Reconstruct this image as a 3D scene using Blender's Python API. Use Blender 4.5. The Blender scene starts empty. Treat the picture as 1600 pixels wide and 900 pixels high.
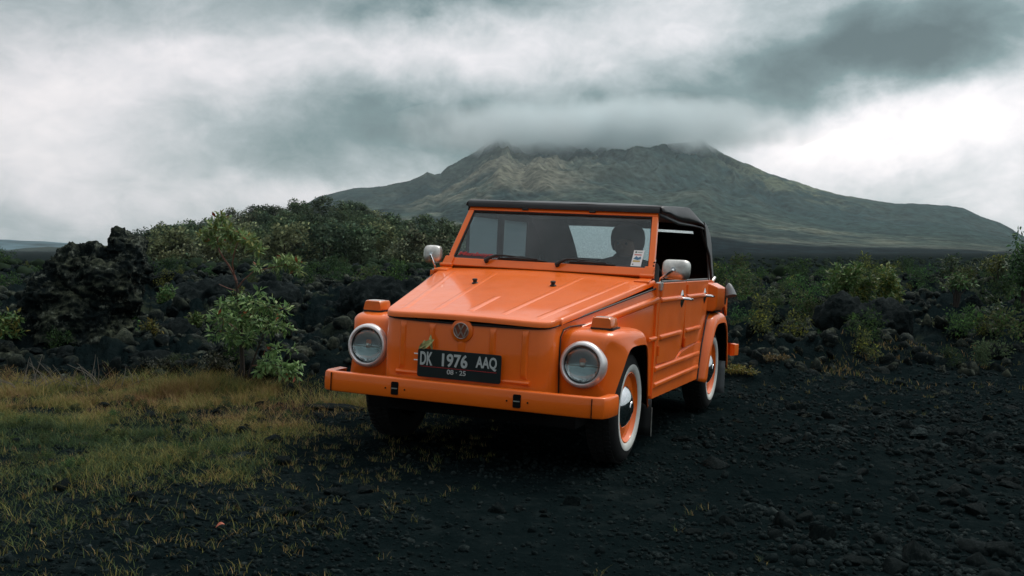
import bpy, bmesh, math, random
import numpy as np
from mathutils import Vector, Matrix
random.seed(7); rng = np.random.default_rng(11)
scene = bpy.context.scene
C = bpy.context.collection
R = math.radians

# ------------------------------------------------------------------ camera
FPX, HOR = 1667.3, 390.0                      # focal length in pixels of a 1600 px wide picture; horizon row
PITCH = math.atan((450 - HOR) / FPX)
CAMZ = 1.155
cam_d = bpy.data.cameras.new('camera'); cam = bpy.data.objects.new('camera', cam_d); C.objects.link(cam)
cam_d.sensor_width = 36; cam_d.lens = FPX / 1600 * 36; cam_d.clip_start = 0.05; cam_d.clip_end = 60000
cam.location = (0, 0, CAMZ); cam.rotation_euler = (R(90) - PITCH, 0, 0)
scene.camera = cam

# ------------------------------------------------------------------ colour management
scene.view_settings.view_transform = 'Standard'; scene.view_settings.look = 'None'
scene.view_settings.exposure = 0.2; scene.view_settings.gamma = 1.0
scene.cycles.volume_bounces = 10
scene.cycles.max_bounces = 12; scene.cycles.transparent_max_bounces = 24

# ------------------------------------------------------------------ node helpers
class NT:
    """small helper to write node trees as expressions"""
    def __init__(s, tree): s.t = tree; s.n = tree.nodes; s.l = tree.links
    def put(s, inp, v):
        if isinstance(v, bpy.types.NodeSocket): s.l.new(v, inp)
        elif isinstance(v, (tuple, list)):
            if len(inp.default_value) == 4 and len(v) == 3: v = (*v, 1)
            inp.default_value = v
        else: inp.default_value = v
    def m(s, op, a, b=None, c=None, clamp=False):
        n = s.n.new('ShaderNodeMath'); n.operation = op; n.use_clamp = clamp
        s.put(n.inputs[0], a)
        if b is not None: s.put(n.inputs[1], b)
        if c is not None: s.put(n.inputs[2], c)
        return n.outputs[0]
    def add(s, a, b): return s.m('ADD', a, b)
    def mul(s, a, b): return s.m('MULTIPLY', a, b)
    def noise(s, vec, scale, detail=4, rough=.5, dist=0, out='Fac', dim='3D'):
        n = s.n.new('ShaderNodeTexNoise'); n.noise_dimensions = dim
        if vec is not None: s.put(n.inputs['Vector'], vec)
        n.inputs['Scale'].default_value = scale; n.inputs['Detail'].default_value = detail
        n.inputs['Roughness'].default_value = rough; n.inputs['Distortion'].default_value = dist
        return n.outputs[out]
    def voro(s, vec, scale, feat='F1', out='Distance'):
        n = s.n.new('ShaderNodeTexVoronoi'); n.feature = feat
        if vec is not None: s.put(n.inputs['Vector'], vec)
        n.inputs['Scale'].default_value = scale
        return n.outputs[out]
    def ramp(s, fac, stops, interp='LINEAR'):
        n = s.n.new('ShaderNodeValToRGB'); s.put(n.inputs[0], fac); n.color_ramp.interpolation = interp
        e = n.color_ramp.elements
        while len(e) < len(stops): e.new(.5)
        for i, (p, c) in enumerate(stops):
            e[i].position = p; e[i].color = (*c, 1) if not isinstance(c, (int, float)) else (c, c, c, 1)
        return n.outputs[0]
    def mix(s, f, a, b, blend='MIX'):
        n = s.n.new('ShaderNodeMix'); n.data_type = 'RGBA'; n.blend_type = blend
        s.put(n.inputs[0], f); s.put(n.inputs[6], a); s.put(n.inputs[7], b)
        return n.outputs[2]
    def coord(s, out='Object'): return s.n.new('ShaderNodeTexCoord').outputs[out]
    def mapv(s, vec, scale=(1, 1, 1), loc=(0, 0, 0), rot=(0, 0, 0)):
        n = s.n.new('ShaderNodeMapping'); s.put(n.inputs[0], vec)
        n.inputs['Scale'].default_value = scale; n.inputs['Location'].default_value = loc; n.inputs['Rotation'].default_value = rot
        return n.outputs[0]
    def bump(s, h, strength=.5, dist=.01):
        n = s.n.new('ShaderNodeBump'); s.put(n.inputs['Height'], h)
        n.inputs['Strength'].default_value = strength; n.inputs['Distance'].default_value = dist
        return n.outputs[0]
    def attr(s, name, out='Color'):
        n = s.n.new('ShaderNodeAttribute'); n.attribute_name = name; return n.outputs[out]

def material(name):
    m = bpy.data.materials.new(name); m.use_nodes = True
    nt = NT(m.node_tree); b = nt.n['Principled BSDF']
    return m, nt, b

def simple(name, col, rough=.5, metal=0, var=0, vscale=8, bump=0, bscale=60, coat=0, spec=.5):
    m, nt, b = material(name)
    b.inputs['Roughness'].default_value = rough; b.inputs['Metallic'].default_value = metal
    b.inputs['Specular IOR Level'].default_value = spec
    if coat: b.inputs['Coat Weight'].default_value = coat; b.inputs['Coat Roughness'].default_value = .08
    co = nt.coord()
    f = nt.noise(co, vscale, 5, .6)
    d = tuple(max(0, c * (1 - var)) for c in col); l = tuple(min(1, c * (1 + var)) for c in col)
    nt.put(b.inputs['Base Color'], nt.ramp(f, [(.3, d), (.7, l)]))
    if bump: nt.put(b.inputs['Normal'], nt.bump(nt.noise(co, bscale, 4, .6), bump, .004))
    return m

# ------------------------------------------------------------------ world: overcast sky with cloud banks
SUN_EL, SUN_AZ = R(52), R(48)                 # high, ahead and to the right
w = bpy.data.worlds.new('World'); scene.world = w; w.use_nodes = True
nt = NT(w.node_tree); bg = nt.n['Background']
sky = nt.n.new('ShaderNodeTexSky'); sky.sky_type = 'NISHITA'; sky.sun_disc = False
sky.sun_elevation = SUN_EL; sky.sun_rotation = SUN_AZ; sky.air_density = 1; sky.dust_density = 3
d = nt.coord('Generated')
sx = nt.n.new('ShaderNodeSeparateXYZ'); nt.put(sx.inputs[0], d)
X, Y, Z = sx.outputs
az = nt.m('ARCTAN2', X, Y)
el = nt.m('ARCSINE', nt.m('MINIMUM', nt.m('MAXIMUM', Z, -1), 1))
# cloud-layer coordinates for the streaks, and a warp that frays the edges of the banks
den = nt.add(nt.m('MAXIMUM', Z, 0), .22)
cx = nt.n.new('ShaderNodeCombineXYZ')
nt.put(cx.inputs[0], nt.m('DIVIDE', X, den)); nt.put(cx.inputs[1], nt.m('DIVIDE', Y, den)); nt.put(cx.inputs[2], nt.mul(Z, 2))
lay = cx.outputs[0]
cy = nt.n.new('ShaderNodeCombineXYZ'); nt.put(cy.inputs[0], az); nt.put(cy.inputs[1], nt.mul(el, 1.25)); nt.put(cy.inputs[2], 0)
flat = cy.outputs[0]
wn = nt.n.new('ShaderNodeTexNoise'); nt.put(wn.inputs['Vector'], flat); wn.inputs['Scale'].default_value = 7.5; wn.inputs['Detail'].default_value = 8; wn.inputs['Roughness'].default_value = .58
ws = nt.n.new('ShaderNodeSeparateColor'); nt.put(ws.inputs[0], wn.outputs['Color'])
azw = nt.add(az, nt.mul(nt.add(ws.outputs[0], -.5), .19))
elw = nt.add(el, nt.mul(nt.add(ws.outputs[1], -.5), .10))
BANKS = [  # x, y, sx, sy (photo pixels), amount : darker or lighter banks of cloud
    (40, 190, 180, 90, .37), (0, 40, 130, 80, -.04), (230, 60, 130, 60, -.16), (700, 222, 380, 34, -.08), (560, 95, 150, 36, .16), (760, 85, 200, 40, .12),
    (340, 130, 110, 40, .12), (690, 6, 150, 26, -.32), (560, 205, 190, 50, -.20), (820, 205, 150, 40, -.18), (400, 265, 90, 35, -.12),
    (1010, 195, 130, 45, -.20), (930, 45, 130, 45, .13), (930, 155, 230, 46, -.03), (1080, 80, 60, 60, .08), (1240, 125, 120, 46, -.32), (1400, 95, 130, 45, -.28),
    (1520, 70, 130, 55, -.22), (1180, 225, 90, 28, .28), (1330, 235, 110, 40, .34), (1510, 190, 110, 45, .33), (1400, 270, 110, 20, -.14),
    (1600, 260, 90, 40, .10), (1230, 280, 60, 26, .22), (480, 300, 130, 26, .20), (240, 320, 160, 30, .04), (60, 360, 200, 30, -.04), (1560, 320, 60, 26, .14)]
tot = None
for (px, py, ssx, ssy, a) in BANKS:
    ca = math.atan((px - 800) / FPX); ce = math.atan((HOR - py) / FPX)
    da = nt.m('MULTIPLY', nt.add(azw, -ca), FPX / ssx); de = nt.m('MULTIPLY', nt.add(elw, -ce), FPX / ssy)
    g = nt.m('EXPONENT', nt.mul(nt.add(nt.mul(da, da), nt.mul(de, de)), -.5))
    g = nt.mul(g, a)
    tot = g if tot is None else nt.add(tot, g)
n1 = nt.add(nt.noise(flat, 8, 9, .62, .5), -.5)
n3 = nt.add(nt.noise(nt.mapv(flat, (1, 1.5, 1), rot=(0, 0, .35)), 21, 8, .6, .8), -.5)
n2 = nt.add(nt.noise(lay, 1.1, 5, .55, .4), -.5)
fade = nt.m('MULTIPLY', nt.add(el, -.30), 3.0, clamp=True)          # above the picture the same cloud layer goes on as noise
br = nt.add(nt.add(nt.add(.49, tot), nt.mul(n1, .50)), nt.add(nt.mul(n2, .20), nt.mul(n3, .26)))
br = nt.add(br, nt.mul(nt.m('MAXIMUM', nt.m('SINE', el), 0), .16))
col = nt.ramp(br, [(0, (.06, .095, .10)), (.25, (.145, .21, .218)), (.5, (.385, .43, .445)), (.75, (.715, .695, .715)), (1, (.98, .91, .91))])
vm = nt.n.new('ShaderNodeVectorMath'); vm.operation = 'SCALE'; nt.put(vm.inputs[0], col)
zen = nt.add(11.8, nt.mul(nt.m('MAXIMUM', nt.add(nt.m('SINE', el), -.24), 0), 17.0))   # an overcast dome is brightest overhead
zen = nt.mul(zen, nt.add(.75, nt.mul(nt.m('COSINE', nt.add(az, -SUN_AZ)), .33)))      # and brighter on the side of the hidden sun
nt.put(vm.inputs['Scale'], zen)
nt.put(bg.inputs['Color'], nt.mix(.06, vm.outputs[0], sky.outputs[0])); bg.inputs['Strength'].default_value = .10

sun_d = bpy.data.lights.new('sun', 'SUN'); sun_d.energy = 1.4; sun_d.angle = R(20); sun_d.color = (1, .95, .88)
sun = bpy.data.objects.new('sun', sun_d); C.objects.link(sun)
sd = Vector((math.sin(SUN_AZ) * math.cos(SUN_EL), math.cos(SUN_AZ) * math.cos(SUN_EL), math.sin(SUN_EL)))
sun.rotation_euler = sd.to_track_quat('Z', 'Y').to_euler(); sun.location = (0, 0, 50)

# ------------------------------------------------------------------ mesh helpers
def tag(o, label=None, cat=None, group=None, kind=None):
    if label: o['label'] = label
    if cat: o['category'] = cat
    if group: o['group'] = group
    if kind: o['kind'] = kind
    return o

def link(name, me, mat=None, parent=None, smooth=False):
    o = bpy.data.objects.new(name, me); C.objects.link(o)
    if mat is not None:
        for mm in (mat if isinstance(mat, (list, tuple)) else [mat]): me.materials.append(mm)
    if parent: o.parent = parent
    if smooth: me.shade_smooth()
    return o

def np_mesh(name, V, F, colors=None, uvname=None):
    """V (n,3), F (m,k) all faces with k corners"""
    V = np.asarray(V, dtype=np.float32); F = np.asarray(F, dtype=np.int32)
    me = bpy.data.meshes.new(name); k = F.shape[1]
    me.vertices.add(len(V)); me.vertices.foreach_set('co', V.ravel())
    me.loops.add(F.size); me.loops.foreach_set('vertex_index', F.ravel())
    me.polygons.add(len(F)); me.polygons.foreach_set('loop_start', np.arange(len(F), dtype=np.int32) * k)
    me.update(calc_edges=True); me.validate()
    if colors is not None:
        for nm, c in colors.items():
            c = np.asarray(c, dtype=np.float32)
            if c.ndim == 1: c = np.stack([c] * 3, 1)
            a = me.color_attributes.new(nm, 'FLOAT_COLOR', 'POINT')
            a.data.foreach_set('color', np.c_[c, np.ones(len(c))].astype(np.float32).ravel())
    return me

def empty(name, loc=(0, 0, 0), rz=0, parent=None):
    o = bpy.data.objects.new(name, None); C.objects.link(o); o.location = loc; o.rotation_euler = (0, 0, rz)
    o.empty_display_size = .2
    if parent: o.parent = parent
    return o

# ---- value noise in numpy
_perm = rng.permutation(4096); _val = rng.random(4096) * 2 - 1
def _h(ix, iy, iz): return _val[_perm[(_perm[(_perm[ix & 4095] + iy) & 4095] + iz) & 4095]]
def vnoise(x, y, z=0.0):
    x, y, z = np.broadcast_arrays(x, y, z)
    fx, fy, fz = np.floor(x), np.floor(y), np.floor(z)
    ix, iy, iz = fx.astype(np.int64), fy.astype(np.int64), fz.astype(np.int64)
    u, v, t = x - fx, y - fy, z - fz
    u, v, t = [q * q * q * (q * (q * 6 - 15) + 10) for q in (u, v, t)]
    def L(a, b, s): return a + (b - a) * s
    r = []
    for dz in (0, 1):
        r.append(L(L(_h(ix, iy, iz + dz), _h(ix + 1, iy, iz + dz), u), L(_h(ix, iy + 1, iz + dz), _h(ix + 1, iy + 1, iz + dz), u), v))
    return L(r[0], r[1], t)
def fbm(x, y, z=0.0, octv=5, gain=.5, lac=2.03):
    s = 0; a = 1; tot = 0
    for i in range(octv):
        s = s + a * vnoise(x + 17.3 * i, y - 9.1 * i, z + 3.7 * i); tot += a
        a *= gain; x = x * lac; y = y * lac; z = z * lac
    return s / tot
def ridged(x, y, z=0.0, octv=5, gain=.5, lac=2.03):
    s = 0; a = 1; tot = 0
    for i in range(octv):
        s = s + a * (1 - 2 * np.abs(vnoise(x + 31.7 * i, y + 5.3 * i, z - 7.9 * i))); tot += a
        a *= gain; x = x * lac; y = y * lac; z = z * lac
    return s / tot
def sstep(a, b, x):
    t = np.clip((x - a) / (b - a), 0, 1); return t * t * (3 - 2 * t)

# ------------------------------------------------------------------ materials of the land
def mat_lava():
    m, nt, b = material('lava_ground')
    co = nt.coord('Object')
    n1 = nt.noise(co, .55, 5, .6); n2 = nt.noise(co, 7, 8, .7); n3 = nt.noise(co, 45, 6, .75); v = nt.voro(co, 28)
    c = nt.ramp(nt.add(nt.mul(n1, .35), nt.mul(n2, .65)), [(.32, (.0025, .0060, .0066)), (.52, (.0058, .0105, .0112)), (.70, (.016, .0225, .0225))])
    dust = nt.m('MULTIPLY', nt.add(nt.noise(co, 90, 3, .7), -.60), 6, clamp=True)
    c = nt.mix(nt.mul(dust, .22), c, (.05, .062, .060))
    moss = nt.m('MULTIPLY', nt.add(nt.noise(co, 1.7, 4, .7), -.53), 5, clamp=True)
    far = nt.attr('mossy', 'Fac')
    c = nt.mix(nt.mul(nt.mul(moss, far), .65), c, (.055, .068, .038))
    nt.put(b.inputs['Base Color'], c)
    nt.put(b.inputs['Roughness'], nt.ramp(n2, [(.3, .85), (.7, .62)]))
    b.inputs['Specular IOR Level'].default_value = 0
    h = nt.add(nt.mul(n2, .6), nt.add(nt.mul(n3, .5), nt.mul(v, .4)))
    nt.put(b.inputs['Normal'], nt.bump(h, .9, .03))
    return m
M_lava = mat_lava()

def mat_rock(name, mossy=0.0, base=1.0):
    m, nt, b = material(name)
    co = nt.coord('Object'); oi = nt.n.new('ShaderNodeObjectInfo').outputs['Random']
    n2 = nt.noise(co, 6, 8, .72); n3 = nt.noise(co, 30, 6, .75)
    k = base
    c = nt.ramp(nt.add(nt.mul(n2, .6), nt.mul(n3, .4)), [(.36, (.0022 * k, .0052 * k, .0058 * k)), (.52, (.0065 * k, .0115 * k, .012 * k)), (.66, (.036 * k, .046 * k, .044 * k))])
    c = nt.mix(nt.mul(oi, .30), c, (.014 * k, .020 * k, .020 * k))
    if mossy:
        g = nt.n.new('ShaderNodeNewGeometry'); sp = nt.n.new('ShaderNodeSeparateXYZ'); nt.put(sp.inputs[0], g.outputs['Normal'])
        up = nt.m('MULTIPLY', nt.add(sp.outputs[2], .25), .8, clamp=True)
        mo = nt.m('MULTIPLY', nt.add(nt.noise(co, 2.2, 7, .78), -.47), 7, clamp=True)
        c = nt.mix(nt.mul(nt.mul(up, mo), mossy), c, nt.ramp(n3, [(.35, (.030, .045, .028)), (.65, (.16, .175, .115))]))
        li = nt.m('MULTIPLY', nt.add(nt.noise(co, 9, 6, .8), -.56), 9, clamp=True)
        c = nt.mix(nt.mul(li, mossy * .85), c, (.22, .25, .20))
    nt.put(b.inputs['Base Color'], c); b.inputs['Roughness'].default_value = .8; b.inputs['Specular IOR Level'].default_value = .03
    nt.put(b.inputs['Normal'], nt.bump(nt.add(nt.mul(n2, .5), n3), 1.0, .02))
    return m
M_rock = mat_rock('dark_rock'); M_rockm = mat_rock('mossy_rock', .95); M_stone = mat_rock('gravel_stone', 0, 1.45); M_rubble = mat_rock('rubble_rock', .5, .9); M_slab = mat_rock('pale_slab', 0, 2.7)

def mat_leaf(name, trans=.25, rough=.5):
    m, nt, b = material(name)
    c = nt.attr('tint'); oi = nt.n.new('ShaderNodeObjectInfo').outputs['Random']
    hs = nt.n.new('ShaderNodeHueSaturation'); nt.put(hs.inputs['Color'], c)
    nt.put(hs.inputs['Value'], nt.add(nt.mul(oi, .45), .78)); nt.put(hs.inputs['Hue'], nt.add(nt.mul(oi, .03), .485))
    nt.put(b.inputs['Base Color'], hs.outputs[0]); b.inputs['Roughness'].default_value = rough
    b.inputs['Specular IOR Level'].default_value = .15
    tr = nt.n.new('ShaderNodeBsdfTranslucent'); nt.put(tr.inputs[0], hs.outputs[0])
    mx = nt.n.new('ShaderNodeMixShader'); mx.inputs[0].default_value = trans
    out = nt.n['Material Output']
    nt.l.new(b.outputs[0], mx.inputs[1]); nt.l.new(tr.outputs[0], mx.inputs[2]); nt.l.new(mx.outputs[0], out.inputs[0])
    return m
M_leaf = mat_leaf('leaf'); M_treeleaf = mat_leaf('tree_leaf', .3, .95); M_treeleaf.node_tree.nodes['Principled BSDF'].inputs['Specular IOR Level'].default_value = 0; M_grass = mat_leaf('grass', .3, .7)
M_bark = simple('bark', (.030, .024, .019), .85, var=.4, vscale=14, bump=.5)
M_redbark = simple('red_bark', (.16, .065, .045), .7, var=.35, vscale=20)

# ------------------------------------------------------------------ ground height
def edge_y(x):       # where the flat gravel ends and the lava field begins
    return 7.75 + 1.9 * sstep(-1.6, .6, x) + 1.1 * sstep(1.8, 4.5, x)
def ground(x, y, fine=True):
    r = np.hypot(x, y); a = np.arctan2(x, np.maximum(y, .01))
    z = -.054 * 4 * np.tanh(x / 4) + .0 * x
    z = z + .02 * fbm(x * .9, y * .9, 1.5, 3) * sstep(1.2, 3.5, np.hypot(x - .6, (y - 7) * .7))
    L = sstep(-.3, 1.9, y - edge_y(x) + .5 * vnoise(x * 1.3, y * 1.3, 4.0)) * sstep(2, 5, y)
    Lf = sstep(25, 90, r)
    big = ridged(x * .35, y * .35, 2.0, 5, .55)
    rough = .12 + .36 * big + .20 * ridged(x * 1.7, y * 1.7, 6.0, 5, .62)
    lowr = sstep(1.0, 2.5, x) * (1 - sstep(22, 40, r))           # on the right the field climbs gently
    rise = .022 * np.clip(y - edge_y(x), 0, 16) * sstep(0.5, 3, x)
    z = z + L * ((rough * (1 - .6 * Lf)) - .12) + rise * (1 - sstep(22, 60, r))
    # far field: sinks on the left in front of the wooded hill, runs level and then climbs on the right
    left = sstep(R(2), R(-2), a)
    z = z + Lf * (left * (-4.2 * sstep(30, 130, r) + 3.0 * sstep(900, 3000, r)) + (1 - left) * (-2.2 - 1.0 * sstep(200, 900, r)))
    z = z + Lf * (.9 * ridged(x * .04, y * .04, 9.0, 4, .55) * (1 - .5 * left)) * (1 - sstep(1500, 4000, r))
    if fine:
        g = (1 - L) * sstep(1.5, 2.5, r)
        rk_ = .35 + .65 * sstep(.8, 2.2, x) * sstep(4.6, 5.8, y)
        z = z + g * rk_ * (.034 * ridged(x * 2.6, y * 2.6, 3.3, 5, .66) + .050 * sstep(1.2, 2.6, x) * ridged(x * 1.3, y * 1.3, 13.3, 4, .6) - .012)
        z = z + L * (1 - Lf) * .09 * ridged(x * 5, y * 5, 8.3, 4, .68)
    return z
def gz(x, y): return float(ground(np.array([float(x)]), np.array([float(y)]))[0])

def polar(name, azs, rs, hfun, colfun=None):
    A, Rr = np.meshgrid(azs, rs)
    Xg, Yg = Rr * np.sin(A), Rr * np.cos(A)
    Zg = hfun(Xg, Yg)
    n, m = A.shape
    V = np.stack([Xg, Yg, Zg], 2).reshape(-1, 3)
    i = np.arange(n - 1)[:, None] * m + np.arange(m - 1)[None, :]
    F = np.stack([i, i + 1, i + m + 1, i + m], 2).reshape(-1, 4)
    cols = colfun(Xg, Yg, Zg) if colfun else None
    if cols: cols = {k: v.reshape(-1, *v.shape[2:]) for k, v in cols.items()}
    return np_mesh(name, V, F, cols)

fine_az = np.arange(-30, 30.01, .085)
azs = np.radians(np.r_[np.arange(-180, -30, 3.0), fine_az, np.arange(33, 180.1, 3.0)])
rs = [.4]
while rs[-1] < 5500:
    r = rs[-1]; rs.append(r * (1.12 if r < 2.6 else 1.0072 if r < 13 else 1.011 if r < 60 else 1.03))
rs = np.array(rs)
me = polar('ground', azs, rs, ground, lambda x, y, z: {'mossy': sstep(0, 4, y - edge_y(x)) * (1 - .6 * sstep(40, 90, np.hypot(x, y)))})
g = link('ground', me, M_lava, smooth=True); tag(g, kind='structure')

# ------------------------------------------------------------------ silhouettes of mountain and hills (photo rows)
def sil(pts):
    p = np.array(pts, float)
    return lambda az: (HOR - np.interp(np.tan(az) * FPX + 800, p[:, 0], p[:, 1])) / FPX
mount_sil = sil([(250, 430), (380, 375), (440, 345), (470, 325), (500, 309), (520, 303), (545, 297), (560, 295), (585, 293), (610, 290), (640, 284), (660, 275), (668, 270), (680, 274), (690, 272), (700, 262), (715, 253), (730, 245), (750, 233), (765, 221), (776, 216), (785, 213), (794, 215), (803, 222), (822, 228), (840, 222), (856, 220), (872, 225), (905, 221), (930, 225), (960, 229), (1000, 230), (1050, 227), (1076, 226), (1092, 221), (1105, 229), (1130, 245), (1150, 254), (1170, 262), (1200, 275), (1230, 284), (1260, 294), (1300, 305), (1320, 310), (1370, 318), (1400, 322), (1460, 324), (1500, 330), (1530, 342), (1560, 352), (1600, 372), (1660, 385), (1800, 392)])
R0m, R1m = 750.0, 4200.0
plain_top = lambda px: np.interp(px, [200, 700, 1000, 1100, 1180, 1260, 1400, 1600, 1800], [392, 385, 366, 369, 380, 385, 388, 391, 393])
GUL = {}
def mount_h(x, y):
    r = np.hypot(x, y); a = np.arctan2(x, y)
    t = np.clip((r - R0m) / (R1m - R0m), 0, 1.25)
    top = mount_sil(a + .0022 * fbm(a * 120, r * .0006, 3.0, 4))
    ang0 = -.0095
    prof = np.where(t < 1, t ** 1.35, 1 - (t - 1) * 1.6)
    # gullies and spurs run down from the two summits
    out = 0
    for (pxs, seed) in ((785, 1.0), (1092, 5.0)):
        aa = math.atan((pxs - 800) / FPX); sx0, sy0 = R1m * math.sin(aa), R1m * math.cos(aa)
        dx, dy = x - sx0, y - sy0; dd = np.hypot(dx, dy); ph = np.arctan2(dx, -dy)
        wgt = np.exp(-(((np.tan(a) * FPX + 800) - pxs) / 260) ** 2) + .15
        ph2 = ph + .25 * fbm(dx * .0014, dy * .0014, seed, 4)
        out = out + wgt * (.55 * ridged(ph2 * 3.2, dd * .00035, seed, 4, .5) + .55 * ridged(ph2 * 8.5, dd * .0007, seed + 3, 5, .6))
    rid = out / 1.2; GUL['r'] = rid
    h = (ang0 + (top - ang0) * prof)
    h = h + (top - ang0) * (.30 * rid * t * (1 - np.clip(t, 0, 1) ** 5) * 1.3)
    sp = ridged(x * .0016, y * .0016, 12.0, 5, .5)
    h = h + .0105 * sp * t * (1 - np.clip(t, 0, 1) ** 4) * 1.6
    h = h + .0012 * fbm(x * .02, y * .02, 2.0, 4, .6) * np.minimum(1, t * 4)
    h = np.minimum(h, np.where(t <= 1, top + .0004, 9))
    return CAMZ + h * r
def mount_col(x, y, z):
    r = np.hypot(x, y); a = np.arctan2(x, y); px = np.tan(a) * FPX + 800; py = HOR - (z - CAMZ) / r * FPX
    t = np.clip((r - R0m) / (R1m - R0m), 0, 1)
    n = fbm(x * .0022, y * .0022, 7.0, 5, .55); n2 = fbm(x * .012, y * .012, 17.0, 5, .65); n3 = fbm(x * .05, y * .05, 27.0, 4, .7)
    dark = np.array([.013, .026, .027]); green = np.array([.034, .050, .042]); tan = np.array([.100, .110, .082])
    k = sstep(-.35, .35, n + .45 * n2 + .15 * n3)[..., None]
    c = dark * (1 - k) + green * k
    k2 = (sstep(.02, .42, fbm(x * .003 + 9, y * .003, 3.0, 5, .6) + .5 * n2) * sstep(1.0, .55, t) * .8)[..., None]
    c = c * (1 - k2) + tan * k2
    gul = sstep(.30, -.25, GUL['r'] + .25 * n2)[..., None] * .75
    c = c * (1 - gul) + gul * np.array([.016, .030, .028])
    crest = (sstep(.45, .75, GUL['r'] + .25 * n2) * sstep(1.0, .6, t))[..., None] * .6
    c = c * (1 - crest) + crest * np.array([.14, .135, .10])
    wood = (sstep(-60, 120, px - 870 + 150 * n) * sstep(.42, .62, t + .1 * n2) * .8)[..., None]
    c = c * (1 - wood) + wood * np.array([.016, .034, .034]) * (1 + .6 * n3[..., None])
    lit_shoulder = (np.exp(-((px - 1230) / 110) ** 2) * sstep(.70, .85, t) * sstep(-.2, .3, n2))[..., None] * .8  # ridge right of the summits, its lit look put into the colour
    c = c * (1 - lit_shoulder) + lit_shoulder * np.array([.10, .115, .07])
    # old vegetated flow on the lower right, streaked with pale grass
    low = (sstep(.45, .12, t) * sstep(940, 1060, px))[..., None]
    st = sstep(-.1, .5, fbm(x * .006, y * .02, 5.0, 5, .7))[..., None]
    c = c * (1 - low) + low * ((1 - st) * np.array([.040, .050, .045]) + st * np.array([.115, .120, .095]))
    # young black flow in front
    fl = sstep(-2.5, 2.5, py - plain_top(px) + 5 * fbm(x * .01, y * .01, 8.0, 4, .6))[..., None]
    c = c * (1 - fl) + fl * (np.array([.0055, .0105, .0125]) * (1 + .8 * n3[..., None]))
    return {'tint': np.clip(c, .002, 1)}
def mat_land(name, nscale, bumpd):
    m, nt, b = material(name)
    co = nt.coord('Object'); c = nt.attr('tint')
    n = nt.noise(co, nscale, 8, .75); v = nt.voro(co, nscale * 2.2)
    k = nt.ramp(nt.add(nt.mul(n, .8), nt.mul(v, .25)), [(.34, .25), (.68, 2.1)])
    nt.put(b.inputs['Base Color'], nt.mix(1, c, k, 'MULTIPLY')); b.inputs['Roughness'].default_value = .95; b.inputs['Specular IOR Level'].default_value = 0
    nt.put(b.inputs['Normal'], nt.bump(n, .8, bumpd))
    return m
maz = np.radians(np.arange(-17, 33, .065))
mrs = np.r_[np.linspace(R0m, 4200, 330), np.linspace(4240, 5200, 25)]
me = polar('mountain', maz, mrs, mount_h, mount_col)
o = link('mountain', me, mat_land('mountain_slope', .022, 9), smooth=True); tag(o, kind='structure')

# far left: pale cultivated hills and a blue ridge beyond
low_sil = sil([(-300, 388), (-100, 392), (0, 393), (40, 388), (75, 386), (110, 388), (150, 386), (200, 380), (240, 384), (300, 392), (420, 402)])
def low_h(x, y):
    r = np.hypot(x, y); a = np.arctan2(x, y); t = np.clip((r - 900) / 1500, 0, 1.5)
    h = -.016 + (low_sil(a) + .016) * np.where(t < 1, t ** .9, 1 - (t - 1) * .9) + .0012 * fbm(x * .006, y * .006, 2, 5) * (t < 1.02) * sstep(0, .3, t)
    return CAMZ + h * r
def low_col(x, y, z):
    n = fbm(x * .004, y * .004, 3, 5, .6); k = sstep(0, .4, n)[..., None]; k3 = sstep(.1, .5, fbm(x * .01, y * .004, 13, 5, .65))[..., None]
    c = np.array([.028, .038, .036]) * (1 - k) + np.array([.06, .066, .05]) * k
    return {'tint': c * (1 - k3) + np.array([.15, .135, .11]) * k3}
o = link('hills', polar('hills', np.radians(np.arange(-36, -11, .1)), np.linspace(900, 3200, 110), low_h, low_col), mat_land('hills_slope', .03, 5), smooth=True); tag(o, kind='structure')
ridge_sil = sil([(-500, 372), (-200, 370), (-60, 372), (0, 376), (30, 377), (70, 378), (110, 381), (150, 384), (260, 392), (400, 396)])
def rid_h(x, y):
    r = np.hypot(x, y); a = np.arctan2(x, y); t = np.clip((r - 4100) / 900, 0, 1.6)
    return CAMZ + r * (-.004 + (ridge_sil(a) + .004) * np.where(t < 1, t, 2 - t) + .0004 * ridged(x * .004, y * .004, 4, 4))
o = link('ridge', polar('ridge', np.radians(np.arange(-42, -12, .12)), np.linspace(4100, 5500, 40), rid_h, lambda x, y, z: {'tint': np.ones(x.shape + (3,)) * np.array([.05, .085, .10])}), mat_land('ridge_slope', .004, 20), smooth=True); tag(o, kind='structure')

# wooded hill on the left
hill_sil = sil([(-40, 412), (120, 408), (200, 404), (240, 398), (270, 392), (300, 387), (340, 378), (380, 366), (420, 358), (460, 352), (500, 350), (540, 356), (580, 362), (620, 370), (660, 382), (700, 392), (740, 398), (800, 410), (900, 425)])
def hill_h(x, y):
    r = np.hypot(x, y); a = np.arctan2(x, y); t = (r - 120) / 230
    h = -.034 + (hill_sil(a) + .034) * np.where(t < 1, np.clip(t, 0, 1) ** .75, 1 - .5 * (t - 1) ** 1.3)
    h = h + .002 * fbm(x * .03, y * .03, 5, 4) * sstep(0, .2, t)
    return CAMZ + h * r
me = polar('hill', np.radians(np.arange(-34, 6, .2)), np.r_[np.linspace(120, 350, 70), np.linspace(355, 620, 40)], hill_h,
           lambda x, y, z: {'tint': np.ones(x.shape + (3,)) * np.array([.030, .048, .028]) * (1 + .5 * fbm(x * .1, y * .1, 1, 4)[..., None])})
o = link('hill', me, mat_land('hill_slope', .4, 1), smooth=True); tag(o, kind='structure')

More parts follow.
